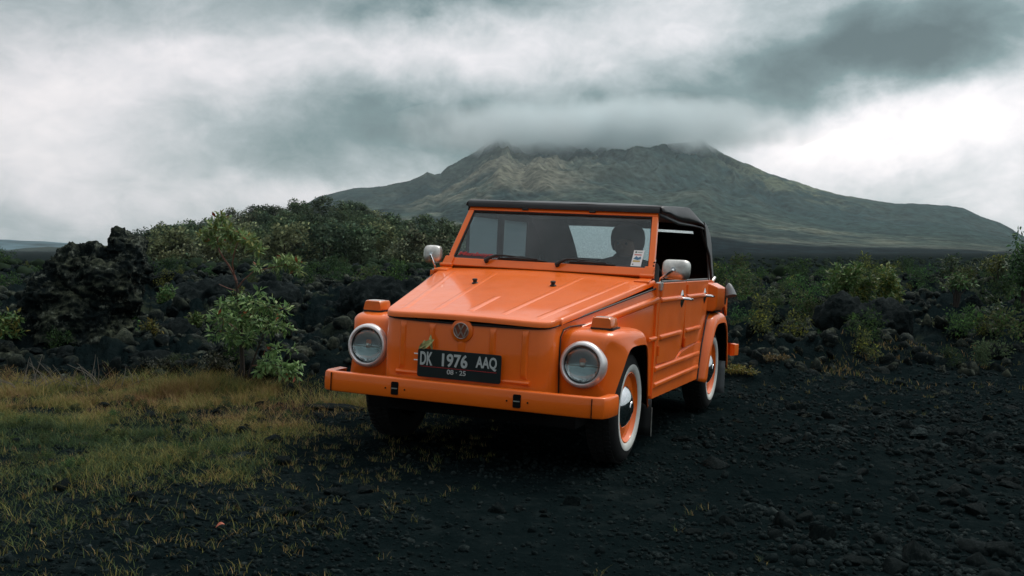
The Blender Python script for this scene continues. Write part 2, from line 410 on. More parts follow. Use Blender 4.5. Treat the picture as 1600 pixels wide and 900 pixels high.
# ================================================================== THE CAR
# car frame: x to the right of the picture, y backwards from the front axle, z up
Rc = Matrix(((0.93073744, 0.36224599, 0.05005663), (0.06090095, -0.01857225, -0.99797101), (-0.36058133, 0.93189748, -0.03934701)))
Tc = Vector((-0.06670637, 0.9362313, 6.155161))
cp, sp_ = math.cos(PITCH), math.sin(PITCH)
Q = Matrix(((1, 0, 0), (0, -sp_, cp), (0, -cp, -sp_)))
CW = Matrix.Translation(Q @ Tc + Vector((0, 0, CAMZ))) @ (Q @ Rc).to_4x4()

def paint():
    m, nt, b = material('orange_paint')
    co = nt.coord('Object')
    n = nt.noise(co, 3.2, 6, .6); n2 = nt.noise(co, 240, 2, .5)
    nt.put(b.inputs['Base Color'], nt.ramp(nt.add(nt.mul(n, .8), nt.mul(n2, .2)), [(.3, (.81, .136, .006)), (.7, (.91, .168, .008))]))
    nt.put(b.inputs['Roughness'], nt.ramp(nt.noise(co, 9, 6, .65), [(.35, .34), (.7, .50)]))
    b.inputs['Coat Weight'].default_value = .6; b.inputs['Specular IOR Level'].default_value = .3
    nt.put(b.inputs['Coat Roughness'], nt.ramp(nt.noise(co, 14, 5, .7), [(.35, .04), (.7, .14)]))
    nt.put(b.inputs['Normal'], nt.bump(nt.noise(co, 5, 2, .5), .12, .02))
    return m
M_paint = paint()
M_black = simple('black_rubber', (.012, .014, .014), .6, bump=.2, bscale=90)
M_tyre = simple('tyre_rubber', (.012, .013, .013), .8, bump=.3, bscale=60, spec=.25)
M_dark = simple('dark_underbody', (.006, .007, .007), .9, spec=.1)
M_chrome = simple('chrome', (.78, .79, .80), .10, metal=1, var=.12, vscale=20)
M_dull = simple('weathered_chrome', (.62, .62, .58), .32, metal=.85, var=.3, vscale=18, bump=.15, bscale=70)
M_rim = simple('headlight_rim_metal', (.80, .78, .77), .34, metal=.6, var=.15, vscale=12)
M_white = simple('whitewall_rubber', (.62, .64, .60), .6, var=.12, vscale=10, bump=.1)
M_vinyl = simple('black_vinyl', (.020, .024, .026), .42, var=.25, vscale=9, bump=.35, bscale=22)
M_grey = simple('grey_vinyl', (.15, .165, .17), .45, var=.25, vscale=6, bump=.3, bscale=14)
M_lining = simple('dark_lining', (.005, .006, .0065), .9, spec=.05)
M_seat = simple('dark_upholstery', (.006, .007, .008), .9, var=.2, spec=.08)
M_amber = simple('amber_lens', (.70, .17, .03), .22, var=.1, coat=.5)
M_plate = simple('plate_black', (.004, .012, .013), .35, var=.2)
M_letter = simple('plate_letter', (.46, .50, .49), .5)
M_red = simple('red_print', (.42, .02, .02), .4)
M_whitep = simple('white_print', (.80, .80, .78), .5)

def mat_glass(name, tint, gloss_rough, mixf):
    m, nt, b = material(name); out = nt.n['Material Output']
    tr = nt.n.new('ShaderNodeBsdfTransparent'); tr.inputs[0].default_value = (*tint, 1)
    gl = nt.n.new('ShaderNodeBsdfGlossy'); gl.inputs['Roughness'].default_value = gloss_rough
    fr = nt.n.new('ShaderNodeFresnel'); fr.inputs['IOR'].default_value = 1.40
    f = nt.m('MULTIPLY', nt.add(fr.outputs[0], mixf), 1.0, clamp=True)
    mx = nt.n.new('ShaderNodeMixShader'); nt.put(mx.inputs[0], f); nt.l.new(tr.outputs[0], mx.inputs[1]); nt.l.new(gl.outputs[0], mx.inputs[2])
    nt.l.new(mx.outputs[0], out.inputs[0])
    return m
M_glass = mat_glass('windscreen_glass', (.72, .80, .81), .01, .012)
def mat_clearvinyl():
    m, nt, b = material('clear_vinyl_window'); out = nt.n['Material Output']; co = nt.coord('Object')
    tr = nt.n.new('ShaderNodeBsdfTransparent'); tr.inputs[0].default_value = (.75, .82, .84, 1)
    tl = nt.n.new('ShaderNodeBsdfTranslucent'); tl.inputs[0].default_value = (.62, .70, .72, 1)
    df = nt.n.new('ShaderNodeBsdfDiffuse'); df.inputs[0].default_value = (.35, .38, .38, 1)
    spots = nt.ramp(nt.noise(co, 95, 3, .75), [(.42, .55), (.62, .85)])
    mx1 = nt.n.new('ShaderNodeMixShader'); mx1.inputs[0].default_value = .25
    nt.l.new(tl.outputs[0], mx1.inputs[1]); nt.l.new(df.outputs[0], mx1.inputs[2])
    mx = nt.n.new('ShaderNodeMixShader'); nt.put(mx.inputs[0], nt.mul(spots, .9)); nt.l.new(tr.outputs[0], mx.inputs[1]); nt.l.new(mx1.outputs[0], mx.inputs[2])
    nt.l.new(mx.outputs[0], out.inputs[0]); return m
M_clear = mat_clearvinyl()
def mat_flute():
    m, nt, b = material('fluted_glass'); out = nt.n['Material Output']; co = nt.coord('Object')
    wv = nt.n.new('ShaderNodeTexWave'); wv.inputs['Scale'].default_value = 22; wv.bands_direction = 'X'; nt.put(wv.inputs['Vector'], co)
    wz = nt.n.new('ShaderNodeTexWave'); wz.inputs['Scale'].default_value = 5; wz.bands_direction = 'Z'; nt.put(wz.inputs['Vector'], co)
    h = nt.bump(nt.add(wv.outputs[0], nt.add(nt.mul(wz.outputs[0], .6), nt.mul(nt.noise(co, 14, 3, .6), 1.2))), .6, .004)
    gl = nt.n.new('ShaderNodeBsdfGlass'); gl.inputs['IOR'].default_value = 1.18; gl.inputs['Roughness'].default_value = .06; gl.inputs['Color'].default_value = (.80, .86, .86, 1); nt.put(gl.inputs['Normal'], h)
    gs = nt.n.new('ShaderNodeBsdfGlossy'); gs.inputs['Roughness'].default_value = .12; gs.inputs['Color'].default_value = (.8, .84, .85, 1)
    mx = nt.n.new('ShaderNodeMixShader'); mx.inputs[0].default_value = .10; nt.l.new(gl.outputs[0], mx.inputs[1]); nt.l.new(gs.outputs[0], mx.inputs[2])
    nt.l.new(mx.outputs[0], out.inputs[0]); return m
M_flute = mat_flute()

car = empty('car'); car.matrix_world = CW
tag(car, 'orange open-sided utility convertible with a black soft top and whitewall tyres, parked on black gravel', 'car')

class MB:
    def __init__(s): s.v = []; s.f = []
    def add(s, V, F):
        k = len(s.v); s.v += [tuple(p) for p in V]; s.f += [tuple(i + k for i in f) for f in F]; return s
    def box(s, x0, x1, y0, y1, z0, z1):
        V = [(x, y, z) for z in (z0, z1) for y in (y0, y1) for x in (x0, x1)]
        return s.add(V, [(0, 2, 3, 1), (4, 5, 7, 6), (0, 1, 5, 4), (2, 6, 7, 3), (0, 4, 6, 2), (1, 3, 7, 5)])
    def prism(s, P, fn, t0, t1):
        """2-d outline P, fn(a, b, t) -> point; extruded from t0 to t1"""
        n = len(P); V = [fn(a, b, t) for t in (t0, t1) for a, b in P]
        return s.add(V, [tuple(range(n))[::-1], tuple(range(n, 2 * n))] + [(i, (i + 1) % n, n + (i + 1) % n, n + i) for i in range(n)])
    def tube(s, P, r, n=8, cap=True):
        P = [Vector(p) for p in P]; rr = r if isinstance(r, (list, tuple)) else [r] * len(P); V = []; F = []
        up = None
        for i, p in enumerate(P):
            t = (P[min(i + 1, len(P) - 1)] - P[max(i - 1, 0)]).normalized()
            if up is None: up = t.orthogonal().normalized()
            up = (up - t * up.dot(t)).normalized(); sd = t.cross(up)
            for k in range(n):
                a = 2 * math.pi * k / n; V.append(p + (up * math.cos(a) + sd * math.sin(a)) * rr[i])
        for i in range(len(P) - 1):
            for k in range(n): F.append((i * n + k, i * n + (k + 1) % n, (i + 1) * n + (k + 1) % n, (i + 1) * n + k))
        if cap: F += [tuple(range(n))[::-1], tuple(range(len(V) - n, len(V)))]
        return s.add(V, F)
    def lathe(s, prof, c, ax, n=40, close=False):
        """profile of (radius, height along the axis ax)"""
        c = Vector(c); ax = Vector(ax).normalized(); u = ax.orthogonal().normalized(); v = ax.cross(u); V = []; F = []
        m = len(prof)
        for r, h in prof:
            for k in range(n):
                a = 2 * math.pi * k / n; V.append(c + ax * h + (u * math.cos(a) + v * math.sin(a)) * r)
        for i in range(m if close else m - 1):
            for k in range(n):
                j = (i + 1) % m; F.append((i * n + k, i * n + (k + 1) % n, j * n + (k + 1) % n, j * n + k))
        if not close: F += [tuple(range(n))[::-1], tuple(range((m - 1) * n, m * n))]
        return s.add(V, F)
    def grid(s, G):
        n, m = len(G), len(G[0]); V = [p for r in G for p in r]
        return s.add(V, [(i * m + j, i * m + j + 1, (i + 1) * m + j + 1, (i + 1) * m + j) for i in range(n - 1) for j in range(m - 1)])
    def rib(s, p0, p1, w, h, nrm, taper=.35):
        """pressed ridge with rounded section and sloping ends"""
        p0, p1, nrm = Vector(p0), Vector(p1), Vector(nrm).normalized(); t = (p1 - p0); L = t.length; t.normalize()
        sd = t.cross(nrm).normalized(); G = []
        prof = [(-.5, -.25), (-.42, .25), (-.28, .8), (0, 1), (.28, .8), (.42, .25), (.5, -.25)]
        e = min(w * taper * 1.6, L * .2)
        for d_, k in ((0, -.25), (e * .25, .2), (e * .6, .8), (e, 1), (L / 2, 1), (L - e, 1), (L - e * .6, .8), (L - e * .25, .2), (L, -.25)):
            G.append([p0 + t * d_ + sd * (a * w) + nrm * (h * (min(b, k) if k < 1 else b)) for a, b in prof])
        return s.grid(G)
    def build(s, name, mat, parent=None, bevel=0, smooth=True, sub=0, fix=True, seg=2, solid=0, ang=35):
        me = bpy.data.meshes.new(name); me.from_pydata(s.v, [], s.f); me.validate()
        if fix:
            bm = bmesh.new(); bm.from_mesh(me); bmesh.ops.recalc_face_normals(bm, faces=bm.faces); bm.to_mesh(me); bm.free()
        o = link(name, me, mat, parent)
        if smooth: me.shade_smooth()
        if solid:
            md = o.modifiers.new('s', 'SOLIDIFY'); md.thickness = solid; md.offset = -1
        if bevel:
            md = o.modifiers.new('b', 'BEVEL'); md.width = bevel; md.segments = seg; md.limit_method = 'ANGLE'; md.angle_limit = R(ang); md.harden_normals = True
        elif smooth and not sub:
            me.set_sharp_from_angle(angle=R(40))
        if sub:
            md = o.modifiers.new('u', 'SUBSURF'); md.levels = sub; md.render_levels = sub
        return o

def lerp(a, b, t): return a + (b - a) * t
def interp(pts, y): return float(np.interp(y, [p[0] for p in pts], [p[1] for p in pts]))
FRONT = [(0, -.630), (.12, -.629), (.24, -.625), (.34, -.617), (.41, -.604), (.448, -.588), (.470, -.562), (.482, -.530), (.490, -.49)]   # nose outline in plan
YC, XB = .555, .749                          # cowl station, half width at the doors
def xside(y): return interp([(-.49, .490), (YC, XB - .004), (9, XB - .004)], y)
HZ = lambda y: .785 + (1.006 - .785) * (y + .63) / (.60 + .63)          # bonnet edge height

# ---- body: nose, side panels, sills, rear end
b = MB()
out = [(x, y) for x, y in FRONT] + [(xside(y), y) for y in (-.3, 0, .3, YC)]
full = [(-x, y) for x, y in out[::-1]] + out[1:]
def zb(y): return .36 if y < -.2 else .33
rows = []
for k in (0, .5, .93, 1):
    rows.append([(x if k < 1 else x * .985, y + (0 if k < 1 else .006), lerp(zb(y), HZ(y) - .022, k)) for x, y in full])
b.grid(rows)
b.grid([[(x, y, HZ(y) - .022) for x, y in [(p[0] * .985, p[1] + .006) for p in full]], [(x * .9, y, HZ(y) - .05) for x, y in full]])
for s in (-1, 1):
    # side shell behind the doors and sill, rear quarter
    P = [(YC, .315), (1.86, .30), (1.95, .50), (2.10, .70), (2.16, .78), (2.9, .78), (3.0, .70), (3.0, .93), (2.45, .95), (2.3, 1.0), (YC, 1.0)]
    b.prism(P, lambda a, c, t: (s * t, a, c), XB - .03, XB - .012)
    # sill panel below the doors, a little proud
    b.prism([(YC - .04, .312), (1.845, .300), (1.885, .40), (1.935, .56), (1.80, .565), (1.40, .545), (1.28, .535), (1.10, .495), (.575, .505), (.562, .53), (.562, 1.0), (YC - .04, 1.0)],
            lambda a, c, t: (s * t, a, c), XB - .028, XB - .001)
    # pressings
    xn = (s, 0, 0)
    b.rib((s * xside(-.30), -.30, .757), (s * XB, .545, .905), .045, .014, (s, -.24, 0), .2)
    b.rib((s * (XB - .004), .38, .672), (s * (XB - .002), .545, .672), .03, .012, xn)
    b.rib((s * (XB - .002), .535, .485), (s * (XB - .002), 1.86, .485), .038, .014, xn, .2)
    b.rib((s * (XB - .002), .535, .388), (s * (XB - .002), 1.84, .388), .038, .014, xn, .2)
# rear deck and tail
b.box(-.70, .70, 2.30, 2.33, .40, .97)
b.add([(x, y, z) for y, z, hx in ((2.33, .955, .735), (2.7, .945, .73), (3.0, .90, .70), (3.06, .60, .69), (3.06, .40, .69)) for x in (-hx, hx)], [(2 * i, 2 * i + 1, 2 * i + 3, 2 * i + 2) for i in range(4)])
# nose pressings: five upright ribs and the foot flange
def yn(x): return interp([(p[0], p[1]) for p in FRONT], abs(x))
for x in (-.345, -.172, .172, .345):
    b.rib((x, yn(x), .755), (x, yn(x), .50 if abs(x) > .2 else .60), .040, .011, (0, -1, 0), .5)
b.rib((0, yn(0), .69), (0, yn(0), .60), .05, .010, (0, -1, 0), .5)
b.rib((-.385, -.607, .485), (.385, -.607, .485), .030, .022, (0, -1, 0), .2)
b.lathe([(.064, 0), (.062, .008), (.052, .013), (0.001, .014)], (0, -.629, .728), (0, -1, 0), 32)
body = b.build('body', M_paint, car, bevel=.004)

# ---- bonnet
def rowpt(u, v):
    n = len(FRONT) - 1; t = abs(u) ** .8 * n; i = min(int(t), n - 1); f = t - i
    fx, fy = lerp(FRONT[i][0], FRONT[i + 1][0], f), lerp(FRONT[i][1], FRONT[i + 1][1], f)
    rx = .700 * abs(u) ** .8
    x = lerp(fx, rx, v) * (1 if u >= 0 else -1); y = lerp(fy, .600, v)
    return x, y
NU, NV = 36, 24
def bonnet_pt(u, v, off=0):
    x, y = rowpt(u, v); z = HZ(y) + .016 * (1 - min(1, (x / (xside(y) - .03)) ** 2)) + .010
    return x, y, z
G = []
for i in range(NV + 1):
    v = i / NV
    row = [bonnet_pt(-1 + 2 * j / NU, v) for j in range(NU + 1)]
    x, y, z = row[0]; row = [(x - .012, y, z - .030), (x - .011, y, z - .012), (x - .006, y, z - .003)] + row
    x, y, z = row[-1]; row = row + [(x + .006, y, z - .003), (x + .011, y, z - .012), (x + .012, y, z - .030)]
    G.append(row)
f0 = G[0]
G = [[(x, y - .012, z - .030) for x, y, z in f0], [(x, y - .012, z - .014) for x, y, z in f0], [(x, y - .007, z - .004) for x, y, z in f0]] + G
hb = MB(); hb.grid(G)
def hood_z(x, y):
    return HZ(y) + .016 * (1 - min(1, (x / (xside(y) - .03)) ** 2)) + .010
for k in (-.80, -.40, .40, .80):
    pts = []
    for (y0, y1) in ((-.565, .50),):
        xa, xb = k * .47, k * .70
        p0 = (xa, y0, hood_z(xa, y0) - .001); p1 = (xb, y1, hood_z(xb, y1) - .001)
        hb.rib(p0, p1, .046, .0042, (0, -.18, 1), .6)
hb.rib((0, -.55, hood_z(0, -.55)), (0, -.15, hood_z(0, -.15)), .046, .005, (0, -.18, 1), .6)
bonnet = hb.build('bonnet', M_paint, car)
gk = MB()
for s in (-1, 1):
    gk.tube([(s * (x - .001), y + .0, HZ(y) - .022) for x, y in out], .0055, 6)
gk.box(-.70, .70, .597, .612, .985, 1.020)
gk.build('bonnet_seal', M_black, car)
for (bx, by) in ((-.27, .14), (.20, .20)):
    q = MB(); q.lathe([(.019, 0), (.019, .008), (.012, .012), (.012, .020), (.016, .024), (.014, .032), (.002, .034)], (bx, by, hood_z(bx, by) - .003), (0, -.15, 1), 14)
    q.build('bonnet_buffer', M_black, bonnet)

# ---- fenders
LIN = [None]
def fender(name, O, A, xb, xo, s, flip=1):
    """O: outer outline (y, z); A: arch outline; xb(y): x of the body side; xo: outer x per station; s: side"""
    n = 56
    def res(P):
        P = np.array(P); P2 = P.copy()
        for _ in range(2):                              # corner cutting rounds the outline
            Qq = [P2[0]]
            for i in range(len(P2) - 1): Qq += [P2[i] * .75 + P2[i + 1] * .25, P2[i] * .25 + P2[i + 1] * .75]
            Qq.append(P2[-1]); P2 = np.array(Qq)
        dd = np.r_[0, np.cumsum(np.linalg.norm(np.diff(P2[:, :2], axis=0), axis=1))]; t = np.linspace(0, dd[-1], n)
        return np.stack([np.interp(t, dd, P2[:, c]) for c in range(P2.shape[1])], 1)
    o_ = res(O); a_ = res(A); G = []
    cen = a_[:, :2].mean(0); LG_ = []
    for i in range(n):
        y, z, x = o_[i]; ya, za, xa = a_[i]
        t = o_[min(i + 1, n - 1), :2] - o_[max(i - 1, 0), :2]; t = t / np.linalg.norm(t); nn = np.array([t[1], -t[0]])
        if np.dot(nn, cen - o_[i, :2]) < 0: nn = -nn
        yb_, zb_ = y, z
        row = [(s * (xb(y) - .01), y, z)]
        for k in (.3, .6): row.append((s * lerp(xb(y), x - .075, k), y, z))
        for dx, dn in ((.075, 0), (.045, .004), (.022, .013), (.008, .026), (.001, .044)):
            row.append((s * (x - dx), y + nn[0] * dn, z + nn[1] * dn))
        e = np.array([ya, za]) - (o_[i, :2] + nn * .044)
        row.append((s * lerp(x, xa, .6), *(o_[i, :2] + nn * .044 + e * .6)))
        row.append((s * xa, ya, za)); row.append((s * (xa - .004), ya, za + 0)); 
        ne = e / (np.linalg.norm(e) + 1e-9)
        row.append((s * (xa - .008), ya + ne[0] * .002, za + ne[1] * .002))
        G.append(row); ci = (cen - o_[i, :2]); ci = ci / np.linalg.norm(ci)
        LG_.append([(p_[0] - s * .006, p_[1] + ci[0] * .012, p_[2] + ci[1] * .012) for p_ in row[:9]] + [(s * (xa - .010), ya + ci[0] * .001, za + ci[1] * .001)])
    m = MB(); m.grid(G); LIN[0] = LG_
    return m
FO = [(-.475, .385, .742), (-.485, .50, .742), (-.490, .60, .742), (-.485, .70, .742), (-.460, .752, .752), (-.38, .772, .775), (-.22, .774, .800), (.00, .768, .805), (.09, .745, .805), (.15, .68, .803), (.22, .58, .795), (.30, .47, .782), (.37, .38, .768), (.43, .30, .755)]
FA = [(-.430, .385, .765), (-.400, .46, .775), (-.355, .55, .792), (-.310, .63, .803), (-.265, .672, .806), (-.18, .682, .808), (.05, .676, .808), (.10, .660, .808), (.15, .60, .803), (.205, .52, .793), (.27, .43, .782), (.33, .35, .770), (.385, .29, .758)]
RO = [(1.865, .285, .800), (1.90, .40, .803), (1.95, .52, .806), (2.02, .63, .808), (2.08, .715, .808), (2.16, .758, .808), (2.30, .765, .808), (2.46, .762, .808), (2.60, .745, .806), (2.70, .68, .804), (2.80, .55, .80), (2.90, .40, .79), (2.95, .30, .78)]
RA = [(1.935, .285, .806), (1.965, .40, .808), (2.02, .51, .811), (2.08, .60, .813), (2.15, .665, .814), (2.25, .683, .814), (2.48, .680, .814), (2.56, .665, .812), (2.65, .60, .809), (2.74, .50, .80), (2.82, .38, .79), (2.87, .30, .785)]
for s in (1, -1):
    m = fender('front_fender', FO, FA, lambda y: xside(y), None, s)
    ff = m.build('front_fender', M_paint, car, solid=.004)
    ln_ = MB(); ln_.grid(LIN[0]); ln_.build('fender_lining', M_dark, ff)
    sm = MB(); sm.tube([(s * (xside(min(max(y, -.485), .4)) + .002), y - .004, z + .004) for y, z, _ in [(-.478, .40, 0), (-.489, .55, 0), (-.491, .66, 0), (-.486, .72, 0), (-.462, .757, 0), (-.40, .772, 0), (-.22, .778, 0), (.0, .772, 0), (.08, .755, 0)]], .0038, 6)
    sm.build('fender_seal', M_black, ff)
    m = fender('rear_fender', RO, RA, lambda y: XB - .012, None, s)
    rf = m.build('rear_fender', M_paint, car, solid=.004)
    ln_ = MB(); ln_.grid(LIN[0]); ln_.build('fender_lining', M_dark, rf)
    sm = MB(); sm.tube([(s * (XB + .002), y - .012, z + .006) for y, z, _ in RO[:6]], .006, 6); sm.build('fender_seal', M_black, rf)
    # dark wheel wells
    for yc in (0, 2.4):
        q = MB(); P = [(yc - .36, .30), (yc - .33, .55), (yc - .24, .655), (yc + .14, .655), (yc + .22, .52), (yc + .36, .36)] if yc == 0 else [(yc - .44, .30), (yc - .36, .55), (yc - .24, .655), (yc + .24, .655), (yc + .36, .5), (yc + .46, .30)]
        V = [(s * x, a, c) for x in (.56, .735) for a, c in P]; n = len(P)
        q.add(V, [(i, i + 1, n + i + 1, n + i) for i in range(n - 1)] + [tuple(range(n))]); q.build('wheel_well', M_dark, car, smooth=False)

# ---- doors
def door_panel(P, s, name):
    q = MB(); q.prism(P, lambda a, c, t: (s * t, a, c), XB - .012, XB + .003)
    return q.build(name, M_paint, car, bevel=.006, seg=3, smooth=True)
def rounded(P, r):
    """round the corners listed by radius"""
    outp = []
    n = len(P)
    for i, p in enumerate(P):
        rr = r[i] if isinstance(r, (list, tuple)) else r
        if rr <= 0: outp.append(tuple(p)); continue
        p = Vector(p).to_2d() if len(p) == 2 else Vector(p); a = Vector(P[i - 1]); c = Vector(P[(i + 1) % n])
        A_ = p + (a - p).normalized() * rr; B_ = p + (c - p).normalized() * rr
        for t in (0, .25, .5, .75, 1): outp.append(tuple((1 - t) ** 2 * A_ + 2 * t * (1 - t) * p + t * t * B_))
    return outp
for s in (1, -1):
    D1 = rounded([(.568, 1.004), (.568, .512), (1.07, .502), (1.235, .555), (1.300, .72), (1.305, 1.004)], [.01, .03, .06, .06, .1, .01])
    D2 = rounded([(1.318, 1.004), (1.314, .72), (1.33, .560), (1.80, .572), (1.93, .66), (2.07, .80), (2.07, 1.004)], [.01, .05, .04, .06, .06, .03, .01])
    for P, y0, y1, hy, ribs in ((D1, .568, 1.305, 1.19, ((.585, 1.285, .898), (.60, 1.21, .672))), (D2, 1.318, 2.05, 1.955, ((1.34, 2.03, .898), (1.345, 1.83, .672)))):
        dr = door_panel(P, s, 'door')
        q = MB()
        for (a, c, z) in ribs: q.rib((s * (XB + .002), a, z), (s * (XB + .002), c, z), .036, .016, (s, 0, 0), .3)
        q.build('door_pressing', M_paint, dr)
        h = MB()                                          # chrome escutcheon with a lever
        h.add(*(lambda V: (V, [tuple(range(12))[::-1]] + [(i, (i + 1) % 12, 12) for i in range(12)]))([(s * (XB + .004), hy + .050 * math.cos(k * math.pi / 6) * (1 if k % 3 else .9), .892 + .058 * math.sin(k * math.pi / 6)) for k in range(12)] + [(s * (XB + .020), hy, .892)]))
        hd = h.build('handle_plate', M_chrome, dr)
        h = MB(); h.tube([(s * (XB + .012), hy, .892), (s * (XB + .045), hy + .005, .892), (s * (XB + .050), hy + .03, .890), (s * (XB + .050), hy + .115, .886)], [.010, .010, .010, .007], 8)
        h.build('door_handle', M_chrome, dr)
        for hz in (.955, .60):
            h = MB(); h.tube([(s * (XB + .006), y0 + .012, hz - .035), (s * (XB + .006), y0 + .012, hz + .025)], .009, 8); h.build('hinge', M_paint, dr)
    q = MB(); q.box(min(s * (XB - .02), s * (XB + .001)), max(s * (XB - .02), s * (XB + .001)), .60, 2.05, 1.004, 1.016); q.build('sill_strip', M_grey, car, bevel=.003)
    # air intake box behind the rear door
    q = MB(); V = [(s * XB * .985, 2.085, .985), (s * XB * .985, 2.085, .775), (s * .812, 2.13, .955), (s * .812, 2.13, .815), (s * .790, 2.13, .775),
                   (s * XB * .985, 2.50, .975), (s * XB * .985, 2.50, .765), (s * .812, 2.44, .945), (s * .812, 2.44, .810), (s * .790, 2.44, .770)]
    q.add(V, [(0, 1, 4, 3, 2), (5, 7, 8, 9, 6), (0, 2, 7, 5), (2, 3, 8, 7), (3, 4, 9, 8), (4, 1, 6, 9)])
    q.build('intake_box', M_paint, car, bevel=.012, seg=3)
    q = MB(); q.box(*sorted((s * .735, s * .80)), 2.15, 2.42, .765, .772); q.build('intake_grille', M_dark, car)

# ---- bumpers
def bumper(path, prof, name):
    q = MB(); G = []
    P = [Vector(p) for p in path]
    for i, p in enumerate(P):
        t = (P[min(i + 1, len(P) - 1)] - P[max(i - 1, 0)]); t.z = 0; t.normalize(); nn = Vector((t.y, -t.x, 0))
        G.append([p + nn * a + Vector((0, 0, c)) for a, c in prof])
    q.grid(G); q.add([tuple(p) for p in G[0]], [tuple(range(len(prof)))]); q.add([tuple(p) for p in G[-1]], [tuple(range(len(prof)))[::-1]])
    return q.build(name, M_paint, car, bevel=.004)
pr = [(-.055, .052), (-.012, .055), (-.003, .050), (0, .040), (.002, 0), (0, -.042), (-.004, -.052), (-.03, -.055)]
half = [(0, -.690), (.30, -.689), (.55, -.687), (.70, -.684), (.755, -.676), (.790, -.655), (.806, -.615), (.812, -.54), (.814, -.475)]
pth = [(-x, y, .402) for x, y in half[::-1]] + [(x, y, .402) for x, y in half[1:]]
bump_f = bumper(pth, pr, 'front_bumper')
q = MB()
for s in (-1, 1):
    x = s * .345
    q2 = MB(); q2.prism(rounded([(x - .021, .435), (x - .021, .367), (x + .021, .367), (x + .021, .435)], .008), lambda a, c, t: (a, t, c), -.6935, -.688); q2.build('jacking_slot', M_dark, bump_f)
    q2 = MB(); q2.box(x - .018, x + .016, -.6955, -.693, .398, .403); q2.build('slot_clip', M_dull, bump_f)
    for dx in (-.055, .058):
        q2 = MB(); q2.lathe([(.005, 0), (.004, .002), (.001, .0025)], (x + dx, -.6915, .398), (0, -1, 0), 8); q2.build('screw', M_dark, bump_f)
    q2 = MB(); q2.box(s * .735 - .0015, s * .735 + .0015, -.6865, -.679, .35, .45); q2.build('joint', M_dark, bump_f)
rp = [(-.82, 2.98), (-.84, 3.05), (-.80, 3.10), (0, 3.12), (.80, 3.10), (.84, 3.05), (.82, 2.98)]
bumper([(x, y, .43) for x, y in rp[::-1]], [(-.04, .05), (0, .045), (.002, 0), (0, -.045), (-.04, -.05)], 'rear_bumper')

# ---- headlights and indicators
for s in (-1, 1):
    c = (s * .620, -.489, .592); ax = Vector((0, -1, .05))
    h = MB(); h.lathe([(.122, -.03), (.122, .0), (.1195, .018), (.115, .028), (.109, .034), (.102, .035), (.097, .030), (.094, .018), (.090, .010), (.088, -.02)], c, ax, 56)
    hl = h.build('headlight', M_rim, car)
    h = MB(); h.lathe([(.098, .012), (.0975, .0215), (.0935, .024), (.0915, .018)], c, ax, 48, close=True); h.build('lens_gasket', M_black, hl)
    h = MB(); h.lathe([(.0925, .008), (.091, .020), (.080, .030), (.062, .037), (.040, .041), (.02, .043), (.0015, .0435)], c, ax, 48); h.build('lens', M_flute, hl)
    h = MB(); h.lathe([(.092, .016), (.080, .010), (.064, .005), (.045, .002), (.026, .0005), (.012, .0)], c, ax, 40); h.f = h.f[:-2]; h.build('reflector', M_chrome, hl)
    h = MB(); h.lathe([(.012, .001), (.013, .010), (.011, .017), (.006, .021), (.001, .022)], c, ax, 16); h.build('bulb', M_dull, hl)
    h = MB(); h.box(c[0] - .085, c[0] + .085, c[1] - .020, c[1] - .018, c[2] - .006, c[2] - .003); h.build('bulb_shield', M_dull, hl)
    # turn signal on the fender
    y0 = -.33
    t = MB(); P = rounded([(-.060, 0), (.060, 0), (.049, .056), (-.049, .056)], [.012, .012, .014, .014])
    V = []
    for yy, k in ((y0 - .045, .93), (y0 - .035, 1), (y0 + .07, 1), (y0 + .10, .80), (y0 + .115, .5)):
        V.append([(s * .672 + a * k * (1 if yy < y0 + .08 else .8), yy, 0.778 + c2 * k) for a, c2 in P])
    t.grid([r + [r[0]] for r in V]); t.add(V[0], [tuple(range(len(P)))]); t.add(V[-1], [tuple(range(len(P)))])
    ts = t.build('turn_signal', M_amber, car)
    t = MB(); t.prism(rounded([(s * .672 - .062, y0 - .046), (s * .672 + .062, y0 - .046), (s * .672 + .06, y0 + .125), (s * .672 - .06, y0 + .125)], .02), lambda a, c2, t_: (a, c2, t_), .768, .779); t.build('signal_gasket', M_black, ts)
    t = MB(); t.prism(rounded([(s * .672 - .040, y0 - .028), (s * .672 + .040, y0 - .028), (s * .672 + .036, y0 + .05), (s * .672 - .036, y0 + .05)], .015), lambda a, c2, t_: (a, c2, t_), .832, .8350); t.build('signal_cap', M_dull, ts, bevel=.002)

# ---- emblem: a ring with the letters V over W
def stroke(mb, P, w_, y):
    for a, c in zip(P[:-1], P[1:]):
        a, c = Vector(a), Vector(c); t = (c - a).normalized(); nn = Vector((-t.y, t.x)) * w_ / 2
        mb.prism([tuple(a + nn - t * w_ * .3), tuple(a - nn - t * w_ * .3), tuple(c - nn + t * w_ * .3), tuple(c + nn + t * w_ * .3)], lambda u, v, tt: (u, tt, v), y, y - .003)
ec = (0, -.645, .728)
e = MB(); e.lathe([(.043, -.003), (.043, .003), (.0405, .005), (.038, .003), (.038, -.003)], ec, (0, -1, 0), 40, close=True)
M_embl = simple('emblem_metal', (.36, .30, .26), .38, metal=.7, var=.3, vscale=60); em = e.build('emblem', M_embl, car)
e = MB(); e.lathe([(.039, -.003), (.038, .0005), (.001, .001)], ec, (0, -1, 0), 30); e.build('emblem_disc', simple('emblem_enamel', (.20, .05, .02), .4), em)
e = MB(); z0 = .728
stroke(e, [(-.0155, z0 + .033), (0, z0 + .004), (.0155, z0 + .033)], .0065, -.6463)
stroke(e, [(-.034, z0 + .014), (-.0165, z0 - .031), (0, z0 - .003), (.0165, z0 - .031), (.034, z0 + .014)], .0065, -.6460)
e.build('emblem_letters', M_embl, em)

